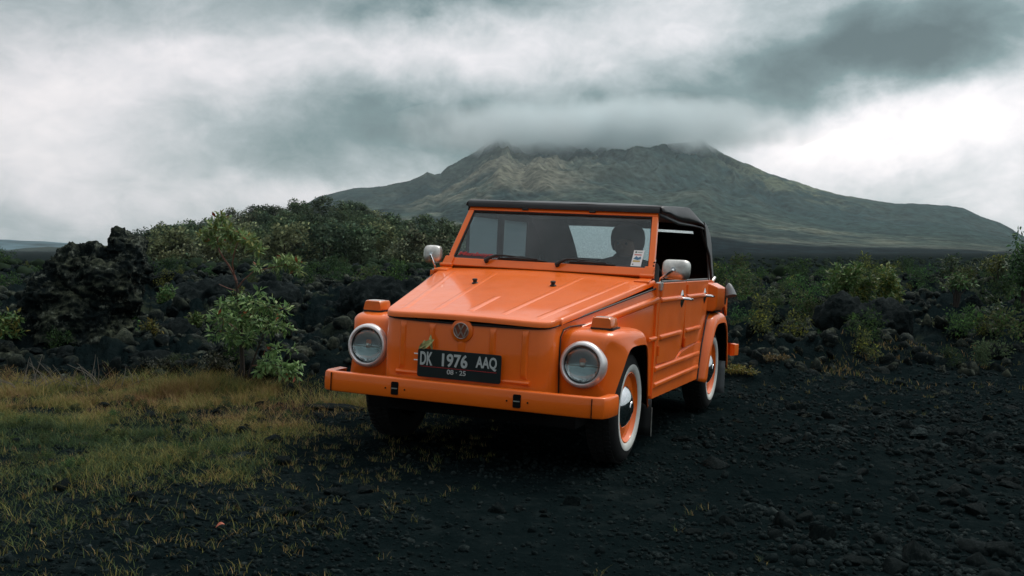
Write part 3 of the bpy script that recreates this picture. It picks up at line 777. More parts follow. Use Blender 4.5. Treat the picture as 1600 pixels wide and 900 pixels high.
# ---- number plate
def text_mesh(name, txt, x0, x1, z0, z1, y, mat, parent, off=.0, shear=0, xyz=None, depth=.002):
    cu = bpy.data.curves.new('t', 'FONT'); cu.body = txt; cu.size = 1; cu.extrude = .01; cu.offset = off; cu.resolution_u = 4; cu.shear = shear
    ob = bpy.data.objects.new('t', cu); C.objects.link(ob); dg = bpy.context.evaluated_depsgraph_get()
    me = bpy.data.meshes.new_from_object(ob.evaluated_get(dg)); bpy.data.objects.remove(ob); me.name = name
    n = len(me.vertices); co = np.empty(n * 3); me.vertices.foreach_get('co', co); co = co.reshape(-1, 3)
    mn, mx = co.min(0), co.max(0); k = (co - mn) / (mx - mn)
    xx = x0 + k[:, 0] * (x1 - x0); zz = z0 + k[:, 1] * (z1 - z0); yy = y + (1 - k[:, 2]) * depth - depth
    co = np.stack([xx, yy, zz], 1) if xyz is None else np.array([xyz(a, c_, d_) for a, c_, d_ in zip(xx, zz, yy)])
    me.vertices.foreach_set('co', co.ravel().astype(np.float32)); me.update(); me.materials.clear()
    return link(name, me, mat, parent)
PX0, PX1, PZ0, PZ1, PY = -.237, .237, .472, .620, -.655
p = MB(); p.prism(rounded([(PX0, PZ0), (PX1, PZ0), (PX1, PZ1), (PX0, PZ1)], .014), lambda a, c, t: (a, t, c), PY, PY + .004)
plate = p.build('number_plate', M_plate, car, bevel=.0015)
W_ = PX1 - PX0; H_ = PZ1 - PZ0
fx = lambda f_: PX0 + W_ * f_
zt1, zt0 = PZ1 - H_ * .10, PZ1 - H_ * .575
for txt, a0, a1 in (('DK', .035, .185), ('1976', .300, .605), ('AAQ', .705, .950)):
    text_mesh('plate_letters', txt, fx(a0), fx(a1), zt0, zt1, PY - .0005, M_letter, plate, .024, depth=.003)
text_mesh('plate_date', '08 · 25', fx(.365), fx(.590), PZ1 - H_ * .83, PZ1 - H_ * .66, PY - .0005, M_letter, plate, .012)
q = MB(); q.box(fx(.04), fx(.95), PY - .0015, PY - .0003, PZ1 - H_ * .630, PZ1 - H_ * .612); q.build('plate_line', M_red, plate)
for dz in (.118, .085):
    q = MB(); q.tube([(PX0 - .022, -.652, PZ0 + dz), (PX0 + .01, -.650, PZ0 + dz)], .0035, 6); q.build('plate_bracket', M_whitep, plate)

# ---- windscreen
WB, WT = Vector((0, .622, 1.028)), Vector((0, .888, 1.430))
WU = (WT - WB).normalized(); WN = Vector((0, -WU.z, WU.y)); WL = (WT - WB).length
def ws(x, t, o=0): p = WB + WU * t + WN * o; return (x, p.y, p.z)
hwx = lambda t: lerp(.694, .640, t / WL)
fr = MB()
def quadbar(P, o0, o1): fr.prism(P, lambda a, c, t: ws(a, c, t), o0, o1)
T0, T1 = .060, WL - .038
quadbar([(-hwx(0), 0), (hwx(0), 0), (hwx(T0), T0), (-hwx(T0), T0)], -.02, .02)
quadbar([(-hwx(T1), T1), (hwx(T1), T1), (hwx(WL), WL), (-hwx(WL), WL)], -.018, .018)
for s in (-1, 1):
    quadbar([(s * hwx(T0), T0), (s * (hwx(T0) - .038), T0), (s * (hwx(T1) - .038), T1), (s * hwx(T1), T1)], -.019, .019)
wf = fr.build('windscreen_frame', M_paint, car, bevel=.006, seg=3)
gi = lambda t: hwx(t) - .040
q = MB(); q.prism([(-gi(T0), T0), (gi(T0), T0), (gi(T1), T1), (-gi(T1), T1)], lambda a, c, t: ws(a, c, t), .001, .005); q.build('windscreen', M_glass, wf, smooth=False)
q = MB(); q.tube([ws(-gi(T0), T0 + .003, .008), ws(gi(T0), T0 + .003, .008), ws(gi(T1), T1 - .003, .008), ws(-gi(T1), T1 - .003, .008), ws(-gi(T0), T0 + .003, .008)], .008, 6); q.build('glass_seal', M_black, wf)
for s in (-1, 1):                                    # fold-down hinges
    q = MB(); q.prism(rounded([(s * .665 - .040, .001), (s * .665 + .025, .001), (s * .665 + .03, .062), (s * .665 - .030, .062)], .008), lambda a, c, t: ws(a, c, t), .02, .034)
    hg = q.build('fold_hinge', M_paint, wf, bevel=.003)
    q = MB(); q.tube([ws(s * .665 - .05, -.006, .028), ws(s * .665 + .035, -.006, .028)], .012, 10); q.build('hinge_pin', M_paint, hg)
    q = MB(); q.prism(rounded([(s * .66 - .06, .50), (s * .66 + .035, .50), (s * .66 + .03, .60), (s * .66 - .035, .60)], .01), lambda a, c, t: (a, c, HZ(c) + t), .008, .022); q.build('hinge_foot', M_paint, hg, bevel=.003)
    for t in (.03, .055):
        q = MB(); q.lathe([(.006, 0), (.005, .003), (.001, .004)], ws(s * .683, t + (.045 if s > 0 else .045), .019), WN, 10); q.build('bolt', M_dark, hg)
for x in (-.245, .215):
    q = MB(); q.prism(rounded([(x - .022, WL - .030), (x + .022, WL - .030), (x + .022, WL - .008), (x - .022, WL - .008)], .008), lambda a, c, t: ws(a, c, t), .018, .030); q.build('roof_latch', M_black, wf, bevel=.003)
for (px, dxx) in ((-.405, .40), (.075, .37)):        # wipers
    q = MB(); q.tube([ws(px, .040, .02), ws(px, .040, .040)], .014, 10)
    q.tube([ws(px - .004, .036, .036), ws(px + .02, .055, .040), ws(px + .055, .079, .036)], [.013, .011, .009], 8)
    q.tube([ws(px + .055, .079, .036), ws(px + .10, .086, .030), ws(px + dxx - .06, .074, .024)], [.008, .006, .005], 8)
    wp = q.build('wiper_arm', M_black, wf)
    q = MB(); q.tube([ws(px + .07, .070, .018), ws(px + .2, .072, .026), ws(px + dxx, .066, .018)], [.004, .009, .003], 6); q.build('wiper_blade', M_black, wp)
# stickers on the glass
def wsx(a, c, o): return ws(a, c, .0065 - o)
st = MB(); st.prism([(-.640, .066), (-.335, .066), (-.335, .096), (-.52, .098), (-.595, .122), (-.615, .100)], lambda a, c, t: ws(a, c, t), .0052, .0058)
stk = st.build('sticker', simple('sticker_black', (.03, .008, .01), .5), wf, smooth=False)
text_mesh('sticker_script', 'Manboyan', -.625, -.345, .078, .115, 0, M_red, stk, .02, .25, xyz=wsx, depth=.0012)
text_mesh('sticker_text', 'VW TEAM', -.425, -.345, .068, .076, 0, M_whitep, stk, .02, 0, xyz=wsx, depth=.0012)
st = MB(); st.prism([(.535, .075), (.600, .075), (.602, .192), (.537, .192)], lambda a, c, t: ws(a, c, t), .0052, .0058)
stk2 = st.build('badge_sticker', M_whitep, wf, smooth=False)
def dab(name, a0, a1, c0, c1, col):
    q = MB(); q.prism([(a0, c0), (a1, c0), (a1, c1), (a0, c1)], lambda a, c, t: ws(a, c, t), .0059, .0064); q.build(name, simple(name, col, .5), stk2, smooth=False)
dab('red_band', .545, .590, .155, .163, (.5, .12, .10)); dab('green_mark', .547, .558, .172, .184, (.03, .10, .08)); dab('grey_mark', .562, .592, .174, .182, (.3, .36, .33))
dab('yellow_band', .543, .588, .106, .118, (.55, .42, .14)); dab('black_mark', .542, .551, .084, .092, (.06, .07, .07))
q = MB(); q.prism([(.543, .128), (.560, .150), (.572, .138), (.588, .149), (.592, .128), (.570, .121)], lambda a, c, t: ws(a, c, t), .0059, .0064); q.build('blue_picture', simple('blue_print', (.05, .17, .28), .5), stk2, smooth=False)

# ---- soft top
def roof_z(x, y):
    e = interp([(.84, 1.468), (1.0, 1.478), (1.5, 1.500), (1.60, 1.500), (2.04, 1.418), (2.10, 1.400)], y)
    return e + .012 * (1 - (abs(x) / .68) ** 2.2) * sstep(.84, 1.3, y)
xr = lambda y: interp([(.84, .650), (1.0, .668), (2.1, .690)], y)
ys = np.linspace(.86, 2.08, 22); us = np.linspace(-1, 1, 25)
t = MB(); G = []
for y in ys:
    row = [(u * xr(y), float(y), float(roof_z(u * xr(y), y)) + .004 * float(fbm(u * 4, y * 3, 1, 3))) for u in us]
    def skirt(x, y, z, s):
        zl = interp([(.86, 1.437), (1.1, 1.418), (1.38, 1.402), (1.8, 1.405), (2.08, 1.388)], y)
        d = z - zl; return [(x + s * .012, y, z - .3 * d), (x + s * .018 + s * .004 * math.sin(y * 14), y, z - .7 * d), (x + s * .016, y, zl)]
    L_ = skirt(*row[0], -1)[::-1]; R__ = skirt(*row[-1], 1); G.append(L_ + row + R__)
t.grid(G)
# rear drop
hx = lambda z: .69
zr = [(2.08, None), (2.20, 1.36), (2.33, 1.26), (2.45, 1.12), (2.54, .985)]
rear = []
last = G[-1][3:-3]
for yy, zz in zr[1:]:
    k = (1.42 - zz) / .435
    rear.append([(x * 1.0, yy - .02 * (abs(x) / .69) ** 4, lerp(z, zz, 1) if True else z) for x, y, z in last])
rw = [last] + rear
top = t.build('soft_top', M_vinyl, car, solid=.006)
# rear wall of the top with a window opening: built round the opening
def rp_(x, k):      # k 0..1 down the rear wall
    yy = lerp(2.08, 2.52, k); zz = float(roof_z(x, 2.08)) * (1 - k) + .985 * k
    yy += .05 * math.sin(k * math.pi); return (x, yy, zz)
rk = MB()
K0, K1, XW0, XW1 = .12, .70, -.37, .27
for (a0, a1, k0, k1) in ((-.69, XW0, 0, 1), (XW1, .69, .17, 1), (XW1, .69, 0, .12), (.60, .69, .12, .17), (XW0, XW1, 0, K0), (XW0, XW1, K1, 1)):
    rk.grid([[rp_(lerp(a0, a1, i / 6), lerp(k0, k1, j / 6)) for i in range(7)] for j in range(7)])
rk.build('rear_curtain', M_lining, top, solid=.005)
q = MB(); q.grid([[rp_(lerp(XW0 - .01, XW1 + .01, i / 8), lerp(K0 - .01, K1 + .01, j / 6)) for i in range(9)] for j in range(7)]); q.build('rear_window', M_clear, top)
q = MB(); q.grid([[rp_(lerp(XW1 - .01, .61, i / 4), lerp(.115, .175, j / 2)) for i in range(5)] for j in range(3)]); q.build('rear_window_slit', M_clear, top)
# front rail
t = MB(); t.prism(rounded([(.850, 1.428), (.925, 1.436), (.925, 1.478), (.880, 1.480), (.852, 1.462)], [.004, .01, .01, .02, .015]), lambda a, c, x: (x, a, c), -.652, .652); t.build('front_rail', M_vinyl, top, bevel=.006)
for s in (-1, 1):
    # rolled valance under the roof edge
    t = MB(); t.grid([[(s * (xr(y) + .004), float(y), interp([(.86, 1.43), (1.3, 1.40), (2.1, 1.385)], y)), (s * (xr(y) + .006), float(y), interp([(.86, 1.405), (1.3, 1.372), (1.8, 1.378), (2.1, 1.372)], y))] for y in np.linspace(.87, 2.08, 12)]); t.build('valance', M_vinyl, top, solid=.006)
    # rear quarter curtain
    P = [(2.06, 1.425), (2.18, 1.400), (2.30, 1.345), (2.38, 1.27), (2.47, 1.12), (2.56, .985), (2.36, .985), (2.30, 1.12), (2.20, 1.28), (2.09, 1.40)]
    t = MB(); t.prism(P, lambda a, c, x: (s * x, a, c), .688, .700); t.build('quarter_curtain', M_grey, top, bevel=.004)
    if s > 0: t = MB(); t.tube([(s * .70, 2.03, 1.405), (s * .672, 2.10, 1.36), (s * .712, 2.24, 1.18), (s * .72, 2.34, 1.0)], .011, 6); t.build('curtain_strap', M_black, top)
    t = MB(); t.tube([(s * .70, 2.40, .97), (s * .72, 2.46, 1.01), (s * .71, 2.52, 1.015), (s * .69, 2.56, .98)], .012, 8); t.build('hood_bracket', M_dull, top)
# side curtains fitted on the far side only, with clear panes
t = MB()
def sc(a0, a1, c0, c1): t.prism([(a0, c0), (a1, c0), (a1, c1), (a0, c1)], lambda a, c, x: (x, a, c), -.657, -.650)
sc(.86, 2.10, 1.0, 1.085); sc(.92, 2.10, 1.365, 1.425); sc(1.40, 1.52, 1.085, 1.365); sc(1.99, 2.30, 1.085, 1.365); sc(.86, .90, 1.085, 1.365)
cur = t.build('side_curtain', M_lining, top)
for a0, a1 in ((.835, 1.405), (1.515, 1.995)):
    q = MB(); q.box(-.654, -.653, max(a0, .88), a1, 1.080, 1.370); q.build('curtain_window', M_clear, cur)
# interior
i_ = MB(); i_.box(-.66, .66, .66, .80, .80, 1.03); i_.build('dashboard', M_seat, car, bevel=.02)
i_ = MB(); i_.box(-.70, .70, .58, 2.30, .30, .34); i_.box(-.60, .60, -.50, .56, .26, .40); i_.box(-.55, .55, 2.2, 3.02, .22, .42); i_.build('underbody', M_dark, car)
for yc in (0, 2.4):
    i_ = MB(); i_.tube([(-.66, yc, .30), (.66, yc, .30)], .035, 8); i_.build('axle', M_dark, car)
i_ = MB(); i_.box(-.70, -.69, .58, 2.35, .34, 1.0); i_.box(.70, .71, .58, 2.35, .34, .98); i_.build('interior_trim', M_seat, car)
def seat(x0, x1, y, zt, name='seat'):
    q = MB(); q.box(x0, x1, y - .48, y + .04, .50, .64); st_ = q.build(name, M_seat, car, bevel=.03, seg=3)
    q = MB(); q.prism(rounded([(x0, .60), (x1, .60), (x1 - .02, zt), (x0 + .02, zt)], [.02, .02, .09, .09]), lambda a, c, t_: (a, t_ + (c - .6) * .22, c), y - .02, y + .09); q.build('seat_back', M_seat, st_, bevel=.02, seg=3)
seat(-.58, -.08, 1.36, 1.08); seat(.08, .58, 1.36, 1.08); seat(-.58, .58, 2.12, 1.05, 'rear_seat')
q = MB(); c0 = Vector((-.34, .93, 1.00)); a_ = Vector((0, -.55, .83)).normalized(); u_ = Vector((1, 0, 0)); v_ = a_.cross(u_)
q.tube([c0 + (u_ * math.cos(k * math.pi / 12) + v_ * math.sin(k * math.pi / 12)) * .19 for k in range(25)], .011, 6); swl = q.build('steering_wheel', M_black, car)
q = MB(); q.tube([c0 - u_ * .18, c0 + u_ * .18], .008, 6); q.tube([c0, c0 - v_ * .18], .008, 6); q.tube([c0, c0 - a_ * .30], .02, 8); q.build('steering_column', M_black, swl)

# ---- mirrors
for s, cx_, cy_, cz_ in ((1, .828, .60, 1.088), (-1, -.778, .60, 1.100)):
    q = MB(); hw, hh = (.086, .060) if s > 0 else (.060, .060)
    P = rounded([(-hw, -hh), (hw, -hh), (hw, hh), (-hw, hh)], .042); ax = Vector((-.15 * s, -1, .05)).normalized(); uu = Vector((1, -.15 * s, 0)).normalized(); vv = uu.cross(ax) * -1
    G = []
    for k, d_ in ((1.0, -.028), (1.0, -.018), (.985, 0), (.93, .010), (.8, .018), (.55, .024), (.25, .027), (.02, .028)):
        G.append([Vector((cx_, cy_, cz_)) + uu * a * k + vv * c * k + ax * d_ for a, c in P + [P[0]]])
    q.grid(G); q.add([tuple(p_) for p_ in G[0][:-1]], [tuple(range(len(P)))])
    mi = q.build('mirror', M_dull, car)
    q = MB(); base = Vector((s * .742, .585, 1.00)); tip = Vector((cx_ - .005 * s, cy_ - .03, cz_ + .002))
    q.tube([base, base + Vector((s * .006, -.01, .03)), tip - Vector((0, .010, .006)), tip], [.009, .008, .007, .007], 8)
    q.tube([tip + Vector((0, .003, 0)), tip + Vector((0, -.008, 0))], .014, 10); q.build('mirror_arm', M_chrome, mi)
    q = MB(); q.box(base.x - .02, base.x + .02, .565, .605, .955, 1.008); q.build('mirror_foot', M_dull, mi, bevel=.006)
q = MB(); c0 = Vector((.775, 2.86, .915))
q.lathe([(.004, -.06), (.022, -.04), (.036, 0), (.045, .04), (.047, .05), (.04, .048)], c0, Vector((.25, -.25, -.9)), 20); rm = q.build('rear_mirror', M_grey, car)
q = MB(); q.tube([(.74, 2.90, 1.0), (.742, 2.88, .92), (.735, 2.86, .80)], [.004, .012, .014], 8); q.build('mirror_stalk', M_black, rm)

# ---- wheels
def make_wheel(x, y, s):
    c = (s * .66, y, .325); ax = (s, 0, 0)
    wroot = bpy.data.objects.new('wheel', None); C.objects.link(wroot); wroot.parent = car
    q = MB(); q.lathe([(.185, -.070), (.215, -.085), (.260, -.085), (.290, -.072), (.302, -.055), (.304, -.02), (.304, .02), (.302, .055), (.292, .074), (.270, .086), (.240, .092), (.212, .090), (.190, .078), (.185, .06)], c, ax, 72, close=True); ty = q.build('tyre', M_tyre, wroot)
    q = MB()
    for r0, h0 in ((.3045, .035), (.3045, 0), (.3045, -.035)): pass
    for k in range(60):
        a = 2 * math.pi * k / 60
        for hh_, da in ((-.045, 0), (.0, .5), (.045, 0)):
            aa = a + da * 2 * math.pi / 60; rr_ = .303
            p0 = Vector((s * (.66 + hh_ - .017), y + rr_ * math.cos(aa), .325 + rr_ * math.sin(aa))); e1 = Vector((s * .034, 0, 0)); tg = Vector((0, -math.sin(aa), math.cos(aa))) * .016; rd = Vector((0, math.cos(aa), math.sin(aa))) * .006
            V = [p0, p0 + e1, p0 + e1 + tg, p0 + tg]; V = V + [v_ + rd for v_ in V]
            q.add(V, [(4, 5, 6, 7), (0, 1, 5, 4), (1, 2, 6, 5), (2, 3, 7, 6), (3, 0, 4, 7)])
    q.build('tread', M_tyre, ty, smooth=False)
    q = MB(); q.lathe([(.197, .0815), (.200, .086), (.214, .0925), (.232, .0945), (.238, .0935), (.2385, .088)], c, ax, 72); 
    q.f = [f for f in q.f if len(f) == 4]; q.build('whitewall', M_white, ty)
    q = MB(); q.lathe([(.194, .062), (.1965, .082), (.190, .084), (.184, .074), (.172, .060), (.158, .040), (.140, .030), (.118, .034), (.09, .04), (.002, .04)], c, ax, 64); rm_ = q.build('rim', M_paint, wroot)
    q = MB(); q.lathe([(.133, .030), (.134, .042), (.128, .050), (.118, .060), (.098, .078), (.070, .092), (.040, .100), (.036, .1005), (.034, .104), (.018, .106), (.001, .1065)], c, ax, 64); q.build('hub_cap', M_chrome, rm_)
for y in (0, 2.4):
    for s in (1, -1): make_wheel(.66, y, s)
for s in (-1, 1):
    q = MB(); q.grid([[(s * lerp(.57, .765, i / 4), .44 + .02 * j / 4, lerp(.32, .10, j / 4)) for i in range(5)] for j in range(5)]); q.build('mud_flap', M_black, car, solid=.006)
    q = MB(); q.tube([(s * .768, .448, .27), (s * .770, .45, .10)], .0035, 6); q.build('flap_trim', M_dull, car)
    q = MB(); q.grid([[(s * lerp(.60, .775, i / 4), 2.84 + .02 * j / 4, lerp(.35, .09, j / 4)) for i in range(5)] for j in range(5)]); q.build('mud_flap', M_grey, car, solid=.006)

# ---- dry leaf caught behind the plate
lf = MB(); L0 = Vector((-.17, -.648, .612))
def leafblade(mb, a, tip, w_, nrm):
    a, tip, nrm = Vector(a), Vector(tip), Vector(nrm).normalized(); t = tip - a; sd_ = t.normalized().cross(nrm)
    G = []
    for k in range(7):
        u = k / 6; ww = w_ * math.sin(math.pi * min(1, u * .96 + .04)) ** .8
        p_ = a + t * u + nrm * .01 * math.sin(u * 3); G.append([p_ - sd_ * ww + nrm * ww * .4, p_, p_ + sd_ * ww + nrm * ww * .4])
    mb.grid(G)
for a, tp, w_ in (((-.235, -.650, .617), (-.165, -.652, .665), .012), ((-.21, -.655, .618), (-.145, -.653, .672), .016), ((-.155, -.652, .615), (-.168, -.650, .698), .010), ((-.20, -.654, .615), (-.200, -.655, .668), .007)):
    leafblade(lf, a, tp, w_, (0, -1, .2))
o = lf.build('dry_leaf', simple('dry_leaf', (.36, .36, .14), .6, var=.35, vscale=40), None, fix=False)
o.matrix_world = CW; tag(o, 'pale yellow dry leaf stuck behind the top left corner of the number plate', 'leaf')

# ---- person on the right-hand seat, seen as a dark shape behind the windscreen
def skin_body(name, joints, edges, mat, parent=None, sub=2):
    me = bpy.data.meshes.new(name); me.from_pydata([j[0] for j in joints], edges, []); o = bpy.data.objects.new(name, me); C.objects.link(o)
    md = o.modifiers.new('skin', 'SKIN'); md.use_smooth_shade = True
    for i, j in enumerate(joints):
        sv = me.skin_vertices[0].data[i]; r_ = j[1] if isinstance(j[1], (tuple, list)) else (j[1], j[1]); sv.radius = r_; sv.use_root = (i == 0)
    m2 = o.modifiers.new('sub', 'SUBSURF'); m2.levels = sub; m2.render_levels = sub
    me.materials.append(mat)
    if parent: o.parent = parent
    return o
M_cloth = simple('dark_clothing', (.012, .013, .015), .9, var=.3); M_skin = simple('skin', (.20, .10, .06), .55, var=.1); M_hair = simple('dark_hair', (.008, .007, .007), .6)
per = empty('person'); per.matrix_world = CW
tag(per, 'person in dark clothes sitting inside the car behind the windscreen, on the right-hand seat', 'person')
J = [((.34, 1.28, .66), (.15, .11)), ((.34, 1.30, .82), (.14, .10)), ((.34, 1.31, .98), (.17, .11)), ((.34, 1.30, 1.08), (.15, .09)), ((.34, 1.29, 1.15), (.06, .06)), ((.34, 1.275, 1.19), (.058, .066)), ((.34, 1.268, 1.245), (.070, .085)), ((.34, 1.275, 1.30), (.062, .078)),
     ((.16, 1.27, 1.07), .062), ((.135, 1.16, .90), .042), ((.17, .98, .86), .034), ((.52, 1.28, 1.07), .062), ((.545, 1.16, .90), .042), ((.50, .98, .84), .034),
     ((.24, 1.15, .66), .085), ((.22, .88, .70), .065), ((.22, .80, .46), .045), ((.44, 1.15, .66), .085), ((.46, .88, .70), .065), ((.46, .80, .46), .045)]
E_ = [(0, 1), (1, 2), (2, 3), (3, 4), (4, 5), (5, 6), (6, 7), (3, 8), (8, 9), (9, 10), (3, 11), (11, 12), (12, 13), (0, 14), (14, 15), (15, 16), (0, 17), (17, 18), (18, 19)]
skin_body('body', J, E_, M_cloth, per)
q = MB(); q.lathe([(.100, -.085), (.112, -.05), (.116, 0), (.108, .045), (.085, .075), (.05, .092), (.002, .098)], (.34, 1.29, 1.275), (0, -.1, 1), 24); q.build('hair', M_hair, per)
q = MB(); q.lathe([(.040, -.062), (.066, -.03), (.072, 0), (.066, .035), (.03, .06)], (.34, 1.222, 1.215), (0, -.15, 1), 20); fc = q.build('face', M_skin, per)
q = MB(); q.add([(.328, 1.155, 1.195), (.352, 1.155, 1.195), (.340, 1.130, 1.198), (.340, 1.152, 1.235)], [(0, 1, 2), (0, 2, 3), (1, 3, 2), (0, 3, 1)]); q.build('nose', M_skin, fc)
for s in (-1, 1):
    q = MB(); q.lathe([(.008, -.004), (.009, 0), (.001, .004)], (.34 + s * .028, 1.152, 1.232), (0, -1, 0), 10); q.build('eye', M_hair, fc)
    hx_ = .17 if s < 0 else .50; hy_ = .98; hz_ = .86 if s < 0 else .84
    hj = [((hx_, hy_, hz_), .026), ((hx_, hy_ - .05, hz_ + .002), (.036, .018)), ((hx_, hy_ - .085, hz_), (.036, .015))]; he = [(0, 1), (1, 2)]
    for k, (fxo, ln) in enumerate(((-.028, .062), (-.010, .072), (.010, .068), (.027, .052))):
        i0 = len(hj); hj += [((hx_ + fxo, hy_ - .095, hz_), .0095), ((hx_ + fxo * 1.1, hy_ - .095 - ln * .6, hz_ - .012), .0085), ((hx_ + fxo * 1.1, hy_ - .095 - ln * .8, hz_ - .035), .008)]
        he += [(2, i0), (i0, i0 + 1), (i0 + 1, i0 + 2)]
    i0 = len(hj); hj += [((hx_ - s * .040, hy_ - .05, hz_ - .004), .011), ((hx_ - s * .055, hy_ - .085, hz_ - .018), .010)]; he += [(1, i0), (i0, i0 + 1)]
    skin_body('hand', hj, he, M_skin, per, 1)

# ================================================================== ROCKS, PLANTS, GRASS
def at(px, py, dist):
    """the world point `dist` metres away that shows at this row and column of the photograph"""
    dx, dz = (px - 800) / FPX, (HOR - py) / FPX
    return Vector((dx * dist, dist, CAMZ + dz * dist))
def spot(px, py, dmin=3.0, dmax=120):
    """where the ground first shows at column px, row py"""
    ds = np.exp(np.linspace(math.log(dmin), math.log(dmax), 900)); xs = (px - 800) / FPX * ds
    zz = ground(xs, ds); rows = HOR - (zz - CAMZ) / ds * FPX
    i = int(np.argmax(rows <= py)) if (rows <= py).any() else 899
    return Vector((float(xs[i]), float(ds[i]), float(zz[i])))

def ico(sub):
    bm = bmesh.new(); bmesh.ops.create_icosphere(bm, subdivisions=sub, radius=1); V = np.array([v.co[:] for v in bm.verts]); F = np.array([[v.index for v in f.verts] for f in bm.faces]); bm.free(); return V, F
ICO = {k: ico(k) for k in (1, 2, 3, 4)}
def rock_shape(sub, seed, rough=.35, flat=.65, facets=7, lo=.42, hi=.8):
    V, F = ICO[sub]; V = V.copy(); rg = np.random.default_rng(seed)
    for _ in range(facets):                         # cut flat faces
        n = rg.normal(size=3); n /= np.linalg.norm(n); d = rg.uniform(lo, hi); k = V @ n
        V = V - np.outer(np.maximum(k - d, 0) * .85, n)
    V = V * (1 + rough * fbm(V[:, 0] * 1.6 + seed, V[:, 1] * 1.6, V[:, 2] * 1.6, 5, .6)[:, None])
    V = V * (1 + rough * .7 * ridged(V[:, 0] * 3.2 + seed, V[:, 1] * 3.2, V[:, 2] * 3.2, 4, .7)[:, None])
    V = V * np.array([1, rg.uniform(.7, 1), flat * rg.uniform(.8, 1.2)])
    return V, F
rock_me = []
for k in range(8):
    V, F = rock_shape(4, 20 + k, .36, .8, 14); me = np_mesh('lava_boulder', V, F); me.materials.append(M_rubble if k % 2 else M_rock); rock_me.append(me)
stone_me = []
for k in range(6):
    V, F = rock_shape(3, 60 + k, .24, .6, 18, .34, .7); me = np_mesh('loose_stone', V, F); me.materials.append(M_stone); stone_me.append(me)

slab_me = []
for k in range(4):
    V, F = rock_shape(4, 80 + k, .26, .5, 20, .34, .7); me = np_mesh('slab', V, F); me.materials.append(M_slab); slab_me.append(me)
def put(name, me, loc, size, label, cat, group=None, rot=None):
    o = bpy.data.objects.new(name, me); C.objects.link(o); o.location = loc
    o.scale = size if isinstance(size, (tuple, list)) else (size,) * 3
    o.rotation_euler = rot if rot else (random.uniform(-.3, .3), random.uniform(-.3, .3), random.uniform(0, 6.28))
    return tag(o, label, cat, group)

# ---- the big outcrop: blobs fused, then roughened
def outcrop(name, blobs, dist, voxel, label, seed, amp=.05, mat=None):
    bm = bmesh.new(); base = at(blobs[0][0], blobs[0][1], dist)
    for (px, py, rx, rz, dy, ry) in blobs:
        p = at(px, py, dist + dy); s = (dist + dy) / FPX
        M = Matrix.Translation(p) @ Matrix.Diagonal((rx * s, ry, rz * s, 1))
        bmesh.ops.create_icosphere(bm, subdivisions=3, radius=1, matrix=M)
    me = bpy.data.meshes.new(name); bm.to_mesh(me); bm.free()
    o = bpy.data.objects.new(name, me); C.objects.link(o)
    md = o.modifiers.new('r', 'REMESH'); md.mode = 'VOXEL'; md.voxel_size = voxel
    dg = bpy.context.evaluated_depsgraph_get(); me2 = bpy.data.meshes.new_from_object(o.evaluated_get(dg)); bpy.data.objects.remove(o)
    n = len(me2.vertices); V = np.empty(n * 3, np.float32); me2.vertices.foreach_get('co', V); V = V.reshape(-1, 3).astype(float)
    N = np.empty(n * 3, np.float32); me2.vertex_normals.foreach_get('vector', N); N = N.reshape(-1, 3)
    x, y, z = V[:, 0], V[:, 1], V[:, 2]
    d = amp * (1.9 * fbm(x * 2.2 + seed, y * 2.2, z * 2.2, 3, .6) + 1.3 * ridged(x * 4.5, y * 4.5 + seed, z * 4.5, 3, .6) + 1.25 * ridged(x * 10, y * 10, z * 10 + seed, 5, .72) - .8)
    V = V + N * d[:, None]
    me2.vertices.foreach_set('co', V.astype(np.float32).ravel()); me2.update(); me2.materials.clear()
    o = link(name, me2, mat or M_rockm, smooth=True); me2.name = name
    return tag(o, label, 'rock')
outcrop('lava_outcrop', [(120, 520, 88, 70, 0, .42), (88, 470, 50, 48, 0, .30), (125, 428, 52, 38, .05, .28), (150, 412, 34, 24, .05, .22), (190, 374, 15, 17, .1, .13), (200, 392, 24, 22, .1, .17), (208, 418, 27, 32, .08, .22), (196, 410, 26, 26, .1, .2), (175, 455, 48, 52, .05, .34),
                         (120, 585, 98, 34, -.05, .5), (62, 540, 34, 54, -.05, .3), (185, 560, 36, 52, 0, .35), (112, 402, 16, 14, .1, .15)], 9.7, .013, 'tall black lava outcrop shaped like a perched bird, mossy, standing left of the sapling', 3.0, .05)
outcrop('lava_outcrop', [(1345, 522, 56, 46, 0, .5), (1318, 500, 34, 34, 0, .4), (1378, 505, 34, 36, .1, .4), (1345, 555, 66, 26, -.2, .6), (1290, 545, 40, 24, 0, .4)], 13.2, .035, 'dark lava mound under the cluster of green bushes right of the car', 9.0, .07, M_rock)
outcrop('lava_outcrop', [(590, 480, 60, 38, 0, .7), (540, 500, 46, 34, .2, .6), (640, 470, 50, 30, .2, .6), (500, 525, 40, 34, -.1, .5), (600, 540, 100, 34, -.2, .6)], 13.0, .035, 'low black lava wall behind the left headlight of the car', 14.0, .07, M_rock)
outcrop('lava_outcrop', [(300, 470, 50, 22, 0, .6), (350, 460, 46, 22, .2, .6), (270, 480, 40, 26, .2, .6), (420, 470, 46, 24, 0, .6), (330, 510, 90, 26, -.2, .6)], 14.5, .04, 'low black lava ridge behind the leafy sapling', 21.0, .07, M_rock)
outcrop('lava_outcrop', [(280, 585, 50, 22, 0, .3), (320, 575, 34, 24, .1, .28), (240, 580, 34, 22, .05, .26)], 8.9, .02, 'low jagged lava rock between the bird-shaped outcrop and the sapling', 27.0, .04)

